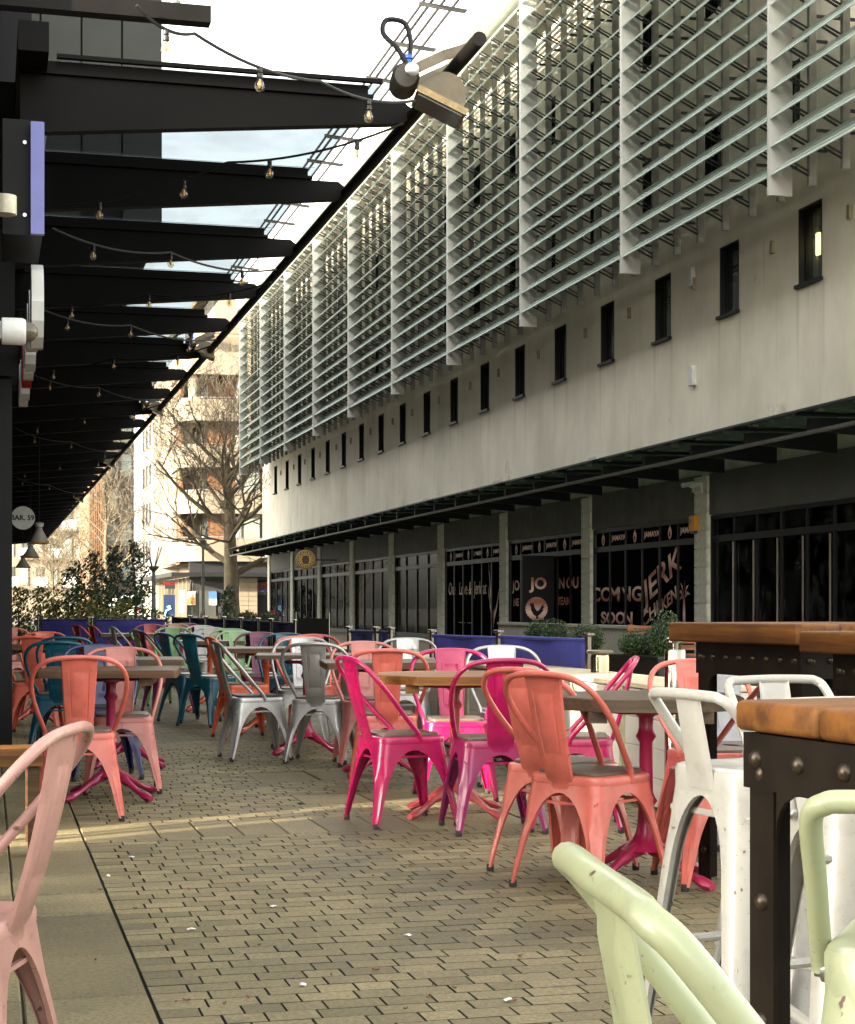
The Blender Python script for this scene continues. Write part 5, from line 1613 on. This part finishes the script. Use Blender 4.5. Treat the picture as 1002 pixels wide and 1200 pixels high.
bar_table(camv(.466, 2.60), camv(.35, -.937), camv(.937, .35), .90, .70, .96, 'riveted steel bar table with thick oiled boards beside the mint stools', .046, .083, .066, .018, True)
bar_table(camv(.985, 7.0), E1, E2, .88, .80, 1.04, 'tall riveted table with scuffed orange boards in front of chrome post', .078)
bar_table(camv(1.27, 5.85), E1, E2, .85, .80, 1.02, 'tall riveted table between the other two bar tables, mostly hidden', .075)

# ---- placed chairs and tables (photo column, depth, heading)
table(at(130, 9.85), 8, 'square', .39, W_BROWN, 'rose', 'brown plank table on plum pedestal behind the big salmon chair')
chair(at(93, 8.95), 3, 'salmon', 'salmon chair with its back turned, tucked at plank table with plum pedestal')
chair(at(143, 10.25), 183, 'pink', 'pink chair facing the big salmon chair across the plank table')
chair(at(121, 11.05), 176, 'navy', 'navy blue chair behind the pink one', 'black')
table(at(150, 11.8), 5, 'square', .38, W_GREYB, 'rose', 'greyish plank table just behind the navy chair')
chair(at(73, 12.7), 10, 'teal', 'teal chair nearest the big salmon chair on the shop side')
chair(at(78, 14.7), 4, 'teal', 'teal chair behind the other teal chair on the shop side')
chair(at(42, 14.9), 8, 'coral', 'coral red chair pushed in beside the teal pair')
chair(at(52, 17.0), 182, 'coral', 'coral red chair facing the street, across a dark table')
table(at(42, 16.0), 6, 'square', .38, W_BROWN, 'red', 'dark plank table on red pedestal among coral chairs')
chair(at(17, 20.5), 170, 'pink', 'pink chair against the shop side beside dark pilaster')
chair(at(-78, 3.6), -71, 'palepink', 'pale pink chipped chair with tall back seen side on, seat by dark wall', None)
table(at(152, 23.2), 8, 'square', .38, W_GREYB, 'red', 'grey plank table between the red chairs by the blue banner')
chair(at(112, 24.0), 70, 'red', 'red chair nearest the gap in the blue banner')
chair(at(131, 23.2), 75, 'red', 'dark red chair beside the grey plank table')
chair(at(157, 22.0), 78, 'white', 'white chair side on in front of the blue banner')
chair(at(176, 24.6), 185, 'red', 'red chair at the far side of the grey plank table')
chair(at(187, 19.3), 74, 'green', 'pale green chair side on next to white chair')
chair(at(203, 20.8), 185, 'green', 'pale green chair behind the dark purple chair')
chair(at(197, 17.9), 80, 'purple', 'dark purple chair side on beside the two teal chairs')
chair(at(222, 16.5), 66, 'teal', 'teal chair of the side-on pair, next to the dark purple chair')
chair(at(247, 15.9), 52, 'teal', 'teal chair of the side-on pair, next to the orange chair')
chair(at(286, 14.4), 84, 'orange', 'orange chair side on behind a silver chair', 'wood')
chair(at(299, 12.45), 86, 'silver', 'silver chair standing side on in the middle of the walkway', 'black')
chair(at(376, 12.2), 22, 'silver', 'silver chair with its back turned at the small table', 'wood')
table(at(359, 12.9), 10, 'square', .38, W_GREYB, 'crimson', 'thin topped table on magenta pedestal between two silver chairs', .03, False)
chair(at(353, 13.6), 192, 'silver', 'silver chair facing its twin across the thin topped table')
chair(at(361, 14.3), 176, 'coral', 'coral chair close behind the silver chair that faces the street')
chair(at(373, 15.2), 182, 'red', 'red chair behind the coral one by the dark navy banner')
table(at(312, 15.0), 8, 'square', .40, W_BROWN, 'orange', 'brown plank table behind the orange chair')
chair(at(331, 15.9), 195, 'teal', 'teal chair at far corner of the brown plank table')
chair(at(305, 16.6), 186, 'purple', 'dark purple chair facing the street behind brown plank table')
chair(at(283, 17.6), 178, 'green', 'pale green chair beside the purple chair facing the street')
chair(at(272, 19.4), 184, 'green', 'pale green chair farther back than its green neighbour')
table(at(246, 18.2), 8, 'square', .38, W_GREYB, 'orange', 'grey plank table among green and teal chairs')
chair(at(251, 20.6), 180, 'white', 'white chair beyond the grey plank table with green chairs')
chair(at(240, 23.0), 176, 'lightgrey', 'light grey chair in front of the small notice board')
chair(at(206, 25.5), 184, 'palepink', 'pale pink chair far back by the end of the blue banner')
chair(at(221, 26.2), 180, 'purple', 'purple chair far back next to the pale pink one')
table(at(212, 23.6), 6, 'square', .38, W_GREYB, 'red', 'grey plank table far back before purple and pale pink chairs')
# middle group
table(at(449, 11.2), 8, 'square', .40, W_BROWN, 'crimson', 'brown plank table on magenta pedestal between two salmon chairs')
chair(at(453, 10.35), 12, 'salmon', 'salmon chair with its back turned beside the orange topped table')
chair(at(431, 12.0), 186, 'pink', 'pink chair facing its salmon twin across brown plank table')
chair(at(476, 13.4), 196, 'silver', 'silver chair by the dark blue banner behind the pink chair')
table(at(533, 9.05), 14, 'octagon', .41, W_ORANGE, 'rosecoral', 'orange eight sided table top on coral pink pedestal among magenta chairs', .045)
chair(at(470, 8.72), 82, 'magenta', 'magenta chair side on with its seat towards the orange table')
chair(at(533, 9.85), 190, 'magenta', 'magenta chair facing out from behind the orange table')
chair(at(577, 8.45), 4, 'plum', 'magenta chair turning purple at the legs, back turned to walkway')
chair(at(674, 8.55), -72, 'magenta', 'magenta chair facing the orange table from the white planter side')
chair(at(596, 10.7), 188, 'silver', 'silver chair behind the magenta ones in front of blue banner', 'wood')
table(at(757, 6.85), 18, 'octagon', .37, W_GREYB, 'crimson', 'weathered eight sided table on magenta pedestal by white planter', .05)
chair(at(692, 6.72), 60, 'salmon', 'salmon chair nearest the white stool, seat towards the weathered table', 'wood')
chair(at(660, 7.14), 58, 'salmon', 'salmon chair pushed close behind another salmon chair', 'wood')
chair(at(838, 7.75), 184, 'salmon', 'salmon chair across the weathered table in front of chrome post', 'wood')
chair(at(846, 6.85), -84, 'salmon', 'salmon chair half hidden behind the white stool and riveted table', 'wood')
chair(at(874, 7.95), 182, 'lightgrey', 'light grey chair behind the riveted table leg', 'wood')
# stools
stool(at(888, 3.70), 80, 'white', 'white bar stool with low back beside salmon chair and riveted table')
stool(at(956, 4.2), 172, 'white', 'white bar stool behind the near riveted table, back rail showing over it')
stool(at(1032, 3.12), 188, 'white', 'white bar stool tucked under the near riveted table')
stool(at(1016, 1.175), 98, 'mint', 'mint green bar stool with rust spot on its back rail')
stool(at(1152, 1.756), 38, 'mint', 'mint green bar stool half cut off beside riveted table leg')

# ================================================================== TERRACE EDGE
M_BLUE = plain('banner_blue', (.046, .048, .25, 1), .75, 0, .2, 6, .15, stretch=(8, 8, 1))
M_NAVY = plain('banner_navy', (.018, .02, .075, 1), .75, 0, .2, 6, .15, stretch=(8, 8, 1))
M_CHROME = plain('stainless', (.26, .24, .205, 1), .2, 1.0, .15, 12, stretch=(1, 1, .2))
def barrier(a, b_, ztop, label, mat, mark=False, hgt=.75, posts=(1, 1)):
    a, b_ = Vector(a), Vector(b_)
    L_ = (b_ - a).length; ang = math.atan2(b_.y - a.y, b_.x - a.x)
    t = thing('fabric_barrier', label, 'barrier', a, ang, 'fabric banner barriers round the terrace')
    rows = []
    nx = 24
    for i in range(8):
        f = i / 7
        row = []
        for j in range(nx + 1):
            u = j / nx
            x_ = .05 + (L_ - .1) * u
            sag = -.02 * sin(pi * u) * f + .012 * sin(u * 26 + f * 1.5) * (1 - f) * 0.6
            row.append((x_, .006 * sin(u * 44) * (.4 + .6 * (1 - f)) + .012 * sin(u * 9), ztop - hgt + hgt * f + sag * .6))
        rows.append(row)
    me = bake(MB().grid(rows).mesh('banner', mat), [('SOLIDIFY', dict(thickness=.004, offset=0))])
    me.polygons.foreach_set('use_smooth', [True] * len(me.polygons))
    bo = put('banner', me, t)
    MB().tube([(0, 0, ztop + .004), (L_, 0, ztop + .004)], .014, 8).build('top_rail', mat, t, True)
    for k, (x_, on) in enumerate(((0, posts[0]), (L_, posts[1]))):
        if not on: continue
        MB().lathe([(.17, 0), (.17, .012), (.06, .03), (.022, .035), (.022, ztop + .03), (.045, ztop + .04), (.045, ztop + .055), (.02, ztop + .06)], 16, (x_, 0, 0)).build('post', M_CHROME, t, True)
    if mark:
        MB().box(L_ * .55, L_ * .55 + .05, -.028, -.022, .28, .62).box(L_ * .55, L_ * .55 + .22, -.028, -.022, .23, .28).box(L_ * .55 + .10, L_ * .55 + .15, -.028, -.022, .34, .62).build('printed_mark', MATS['white_plastic2'], bo)
    return t
XB = 3.80
def on_x(px_, X): return X * (1 / (px_ + 15) - .000121) / .000469
barrier((4.0, on_x(689, 4.0), 0), (3.82, on_x(584, 3.82), 0), .87, 'blue fabric barrier with sunlit end beside the chrome bin', M_BLUE)
barrier((3.82, on_x(582, 3.82), 0), (3.6, on_x(506, 3.6), 0), .86, 'blue fabric barrier with white mark behind the magenta chairs', M_BLUE, True, posts=(0, 1))
barrier((3.70, on_x(458, 3.70), 0), (3.62, on_x(441, 3.62), 0), .86, 'short dark blue barrier panel beside the pink chair', M_NAVY)
barrier((3.62, on_x(440, 3.62), 0), (3.45, on_x(409, 3.45), 0), .86, 'dark blue barrier panel between short panel and black screen', M_NAVY, posts=(0, 1))
bx = [(4.1, 346), (4.1, 317), (4.1, 302), (4.1, 282), (4.1, 262), (4.0, 240), (4.0, 222), (3.9, 200)]
labs = ['navy barrier panel at the black screen end of the far row', 'navy barrier panel second from black screen in the far row', 'navy barrier panel third from black screen in the far row', 'navy barrier panel fourth from black screen in the far row', 'navy barrier panel fifth from black screen in the far row', 'navy barrier panel below the small notice board', 'navy barrier panel touching the bright blue end banner']
for i in range(7):
    barrier((bx[i][0], on_x(bx[i][1], bx[i][0]), 0), (bx[i + 1][0], on_x(bx[i + 1][1] + 2, bx[i + 1][0]), 0), .88, labs[i], M_NAVY)
barrier(at(45, 33.5), at(104, 33.0), .86, 'bright blue barrier across the terrace end on the shop side', M_BLUE)
barrier(at(108, 33.0), at(196, 32.5), .86, 'bright blue barrier across the terrace end on the street side', M_BLUE)
# chrome bollard posts
def bollard(px_, zc, h, r, label, tilt=0):
    t = thing('chrome_post', label, 'post', at(px_, zc))
    MB().lathe([(r * 1.9, 0), (r * 1.9, .015), (r, .03), (r, h), (r * .93, h + .006)], 24).build('shaft', M_CHROME, t, True)
    MB().lathe([(r * .3, h + .006), (r * .3, h + .04), (r * .85, h + .045), (r * .85, h + .06), (r * .4, h + .075)], 20).build('cap', M_CHROME, t, True)
    return t
bollard(791, 8.5, .885, .052, 'thick chrome post standing by the weathered table and salmon chair')
t = thing('pedal_bin', 'chrome cylindrical bin with dark disc lid at the end of blue barrier', 'bin', at(703, 11.0))
MB().lathe([(.06, 0), (.06, .78), (.055, .80)], 24).build('body', plain('bin_bronze', (.30, .25, .17, 1), .25, 1, .2, 6), t, True)
MB().lathe([(.08, .802), (.088, .81), (.088, .82), (.08, .826), (.02, .828)], 24).build('lid', plain('lid_bronze', (.16, .14, .10, 1), .3, .8), t, True)
# white boarded planters
M_WBOARD = plain('white_board', (.46, .44, .385, 1), .6, 0, .14, 3, .1)
def planter(y0, y1, x, label):
    t = thing('white_planter', label, 'planter', (x, y0, 0), 0, 'white boarded planters along the terrace edge')
    L_ = y1 - y0
    nrow = 4
    for r_ in range(nrow):
        for c_ in range(2):
            MB().bbox(-.012, .012, L_ * c_ / 2 + .003, L_ * (c_ + 1) / 2 - .003, .02 + r_ * .158, .02 + (r_ + 1) * .158 - .005, .003).build('board', M_WBOARD, t)
    MB().box(.014, .42, .004, .022, .02, .65).build('end_board', M_WBOARD, t)
    MB().box(.014, .42, L_ - .022, L_ - .004, .02, .65).build('end_board', M_WBOARD, t)
    MB().box(.40, .424, .024, L_ - .024, .02, .65).build('back_board', M_WBOARD, t)
    for yy in (.0, L_ / 2):
        MB().box(-.026, -.0125, yy + .004, yy + .06, .015, .655).build('corner_strip', plain('mossy_strip', (.30, .29, .18, 1), .8, 0, .4, 8), t)
    MB().bbox(-.035, .44, -.005, L_ + .004, .657, .682, .004).build('cap_board', plain('cap_cream', (.42, .36, .24, 1), .6, 0, .3, 6), t)
    return t
ys_ = 8.3
ii = 0
pl_l = ['white boarded planter behind the weathered table and chrome post', 'white boarded planter behind the salmon chair pair', 'white boarded planter beside the blue barrier with sunlit end', 'white boarded planter behind the magenta chairs', 'white boarded planter behind the brown table with salmon chairs', 'white boarded planter end one beside the dark blue panels']
for i in range(6):
    planter(ys_ + i * 1.62, ys_ + i * 1.62 + 1.6, 3.52, pl_l[i])

# ================================================================== IN FRONT OF THE SHOPS
lw = thing('low_stone_wall', 'low grey stone wall standing in front of the black shopfronts', 'wall', (14.2, 40, 0))
ya, yb = 14.2 * (1 / 790 - .000121) / .000469, 14.2 * (1 / 606 - .000121) / .000469
nb = 9
for i in range(nb):
    a = ya + (yb - ya) * i / nb
    MB().bbox(-.18, .18, a - 40 + .004, a + (yb - ya) / nb - 40 - .004, 0, .62, .015).build('stone_block', plain('wall_stone', (.36, .335, .285, 1), .85, 0, .2, 3, .2), lw)
    MB().bbox(-.22, .22, a - 40 + .002, a + (yb - ya) / nb - 40 - .002, .622, .69, .01).build('coping', plain('coping_stone', (.36, .34, .29, 1), .8, 0, .2, 3), lw)
def pot_shrub(px_, zc, pot_w, pot_h, sh_w, sh_h, label, seed, n=900):
    rg = random.Random(seed)
    t = thing('potted_shrub', label, 'potted plant', at(px_, zc), .2, 'clipped shrubs in black planters')
    m = MB()
    w0, w1 = pot_w * .42, pot_w * .5
    m.rings([[(x, y, z) for x, y in rsq(w, w, .03, 3)] for (w, z) in ((w0, 0), (w1, pot_h - .03), (w1 + .012, pot_h - .028), (w1 + .012, pot_h), (w1 - .02, pot_h), (w1 - .02, pot_h - .04))])
    m.build('planter_box', plain('black_planter', (.012, .012, .012, 1), .5), t)
    mb = MB(); foliage(mb, rg, [((0, 0, pot_h + sh_h * .42), (sh_w * .5, sh_w * .5, sh_h * .55)), ((.12 * sh_w, .1 * sh_w, pot_h + sh_h * .3), (sh_w * .42, sh_w * .42, sh_h * .4)), ((-.14 * sh_w, -.05, pot_h + sh_h * .32), (sh_w * .4, sh_w * .4, sh_h * .4))], n * 4, .017)
    mb.build('foliage', M_BOX, t)
    MB().lathe([(sh_w * .2, pot_h - .02), (sh_w * .36, pot_h + sh_h * .2), (sh_w * .36, pot_h + sh_h * .5), (sh_w * .2, pot_h + sh_h * .75)], 10).build('dark_core', plain('core_dark', (.01, .014, .006, 1), .9), t)  # added solid dark core that fills the inside of the foliage
    MB().tube([(0, 0, pot_h - .1), (0, 0, pot_h + sh_h * .4)], .03, 6).build('stem', MATS['stem_brown'], t)
    return t
pot_shrub(632, 27, .5, .50, .52, .46, 'round shrub in black pot before the rooster door, left of a pair', 1)
pot_shrub(650, 26.5, .5, .50, .50, .46, 'round shrub in black pot before the rooster door, right of a pair', 2)
pot_shrub(688, 25, .5, .48, .56, .42, 'wide round shrub in black pot behind the chrome bin', 3)
pot_shrub(749, 20, .58, .55, .52, .32, 'low spreading shrub in tall black planter beside wooden bench', 4, 1100)
pot_shrub(779, 19.5, .56, .55, .44, .55, 'tall round shrub in black planter behind riveted table', 5, 1100)
pot_shrub(870, 21, .5, .62, .4, .3, 'shrub whose top just shows over the tall riveted table', 6, 700)
# wooden bench
t = thing('slatted_bench', 'brown slatted bench end between stone wall and black planters', 'bench', at(800, 24.0), radians(-14))
W_TEAK = wood('wood_teak', (.20, .07, .03, 1), (.32, .13, .06, 1))
for k in range(4): MB().box(-.75, .75, .2 - .012, .2 + .012, .50 + k * .09, .57 + k * .09).build('back_slat', W_TEAK, t)
for k in range(4): MB().box(-.75, .75, -.25 + k * .11, -.16 + k * .11, .42, .45).build('seat_slat', W_TEAK, t)
for s in (-1, 1):
    MB().box(s * .70 - .03, s * .70 + .03, .214, .264, 0, .86).build('leg', W_TEAK, t)
    MB().box(s * .70 - .03, s * .70 + .03, -.25, -.20, 0, .418).build('leg', W_TEAK, t)
    MB().box(s * .70 - .025, s * .70 + .025, -.19, .21, .36, .418).build('seat_bearer', W_TEAK, t)
# flower troughs on timber bases in front of the far shops
for i, (pa, lab) in enumerate(((290, 'timber trough of green plants and red flowers nearest plane tree'), (315, 'timber trough of green plants beside the black screen'))):
    t = thing('flower_trough', lab, 'planter', at(pa, 52), radians(75), 'timber flower troughs by the far shops')
    for k in range(12): MB().box(-1.1 + k * .185, -1.1 + k * .185 + .16, -.25, -.22, .1, .62).build('slat', wood('wood_trough', (.20, .10, .035, 1), (.34, .18, .07, 1)), t)
    MB().box(-1.12, 1.12, -.218, .25, .08, .58).build('box', M_SHADE, t)
    MB().box(-1.14, 1.14, -.27, -.2, .625, .66).build('rim', MATS['wood_trough'], t)
    mb = MB(); foliage(mb, random.Random(40 + i), [((-.9 + q * .36, 0, .78), (.28, .25, .2)) for q in range(6)], 900, .05); mb.build('foliage', M_BOX, t)
    mb = MB(); foliage(mb, random.Random(60 + i), [((-.9 + q * .6, -.1, .92), (.2, .2, .12)) for q in range(4)], 26, .05); mb.build('flowers', plain('petal_red', srgb(170, 20, 25), .5), t)
# black screen
a, b_ = at(347, 40), at(386, 37)
t = thing('black_screen', 'black fabric screen with steel posts in front of the round gold sign', 'screen', a, math.atan2(b_.y - a.y, b_.x - a.x))
L_ = (b_ - a).length
MB().box(.03, L_ - .03, -.01, .01, .06, .86).build('fabric', plain('screen_black', (.008, .008, .009, 1), .8, 0, .3, 3), t)
for x_ in (0, L_): MB().lathe([(.14, 0), (.14, .015), (.02, .03), (.02, .98), (.01, 1.0)], 10, (x_, 0, 0)).build('post', M_CHROME, t, True)
# dark chairs stacked by the shop, notice board
t = thing('notice_board', 'small cream notice board with brass posts behind the navy barriers', 'sign', at(246, 37))
MB().box(-.17, .17, -.012, .012, .72, .92).build('board', plain('board_cream', (.55, .45, .25, 1), .5), t)
for s in (-1, 1): MB().lathe([(.016, 0), (.016, .98)], 8, (s * .19, 0, 0)).build('post', plain('brass', (.45, .33, .14, 1), .35, .8), t, True)
for k in range(3): MB().box(-.12 + .02 * k, .12 - .02 * k, -.015, -.0125, .76 + k * .05, .775 + k * .05).build('print_line', plain('print_brown', (.2, .12, .05, 1), .6), t)
# security devices on the near pillar
py = PIL[2]
t = thing('alarm_box', 'yellow alarm box with blue label on pale stone pillar', 'alarm box', (XP - .01, py + .24, 2.98))
MB().bbox(-.10, .0, -.15, .15, -.17, .17, .02).build('casing', plain('alarm_yellow', srgb(225, 150, 12), .4, 0, .15, 5), t)
MB().box(-.106, -.1015, .02, .11, -.02, .09).build('badge', plain('badge_blue', (.12, .2, .4, 1), .4), t)
MB().box(-.1, -.004, -.09, .09, -.23, -.172).build('strobe', plain('strobe_navy', (.02, .03, .12, 1), .3), t)
for (dz, dy, lab) in ((3.98, -.1, 'white bullet camera on the stone pillar over the alarm box'), (4.02, .35, 'small grey camera high on the stone pillar')):
    t = thing('security_camera', lab, 'camera', (XP - .02, py + dy, dz - .15))
    MB().lathe([(.05, -.18), (.055, -.16), (.055, .1), (.045, .12)], 12).xf(Matrix.Rotation(radians(80), 4, 'Y') @ Matrix.Translation((0, 0, -.1))).build('body', MATS['white_plastic2'], t, True)
    MB().bar((0, 0, 0), (0, 0, -.2), .05, .05, (1, 0, 0)).build('mount', MATS['white_plastic2'], t)
# litter on the paving
rg = random.Random(5)
lm = leaf_mat('dry_leaf', (.14, .05, .02, 1), (.22, .10, .04, 1))
for i in range(26):
    for _ in range(50):
        px_, py_ = rg.uniform(110, 640), rg.uniform(1005, 1185)
        break
    zc = CAM_H * F_PX / (py_ - HOR_Y); p = at(px_, zc, .004)
    s = rg.uniform(.007, .014)
    rows = [[(u * s, v_ * s * .5 * (1 - abs(u) ** 2 * .8), .004 * abs(v_) + .003 * u * u) for v_ in (-1, 0, 1)] for u in (-1, -.5, 0, .5, 1)]
    o = MB().grid(rows).build('fallen_leaf', lm, None, loc=p, rotz=rg.uniform(0, 6))
    tag(o, 'tiny curled dry leaf lying on the paving', 'leaf', 'dry leaves on the paving')
for i, (px_, py_) in enumerate(((224, 1091), (127, 1028), (155, 1006), (320, 1064), (478, 1098), (596, 1174), (355, 1156))):
    zc = CAM_H * F_PX / (py_ - HOR_Y); p = at(px_, zc, .005)
    o = MB().grid([[(-.014, -.008, 0), (0, -.009, .004), (.016, -.006, .001)], [(-.015, .004, .003), (.002, .003, .007), (.014, .006, .003)], [(-.01, .010, .001), (.004, .009, .004), (.012, .009, 0)]]).build('paper_scrap', plain('paper_white', (.7, .69, .66, 1), .7), None, loc=p, rotz=i * 1.3)
    tag(o, 'tiny white paper scrap lying on the paving', 'litter', 'paper scraps on the paving')
# low wooden bench by the wall at the left
t = thing('timber_stool', 'low timber bench end beside dark pilaster and salmon chair', 'bench', at(22, 7.8), radians(0))
MB().bbox(-.2, .1, -.3, .3, .40, .45, .005).build('seat', W_ORANGE, t)
for (sx, sy) in ((-.16, -.25), (.06, -.25), (-.16, .25), (.06, .25)): MB().box(sx - .025, sx + .025, sy - .025, sy + .025, 0, .399).build('leg', W_BROWN, t)
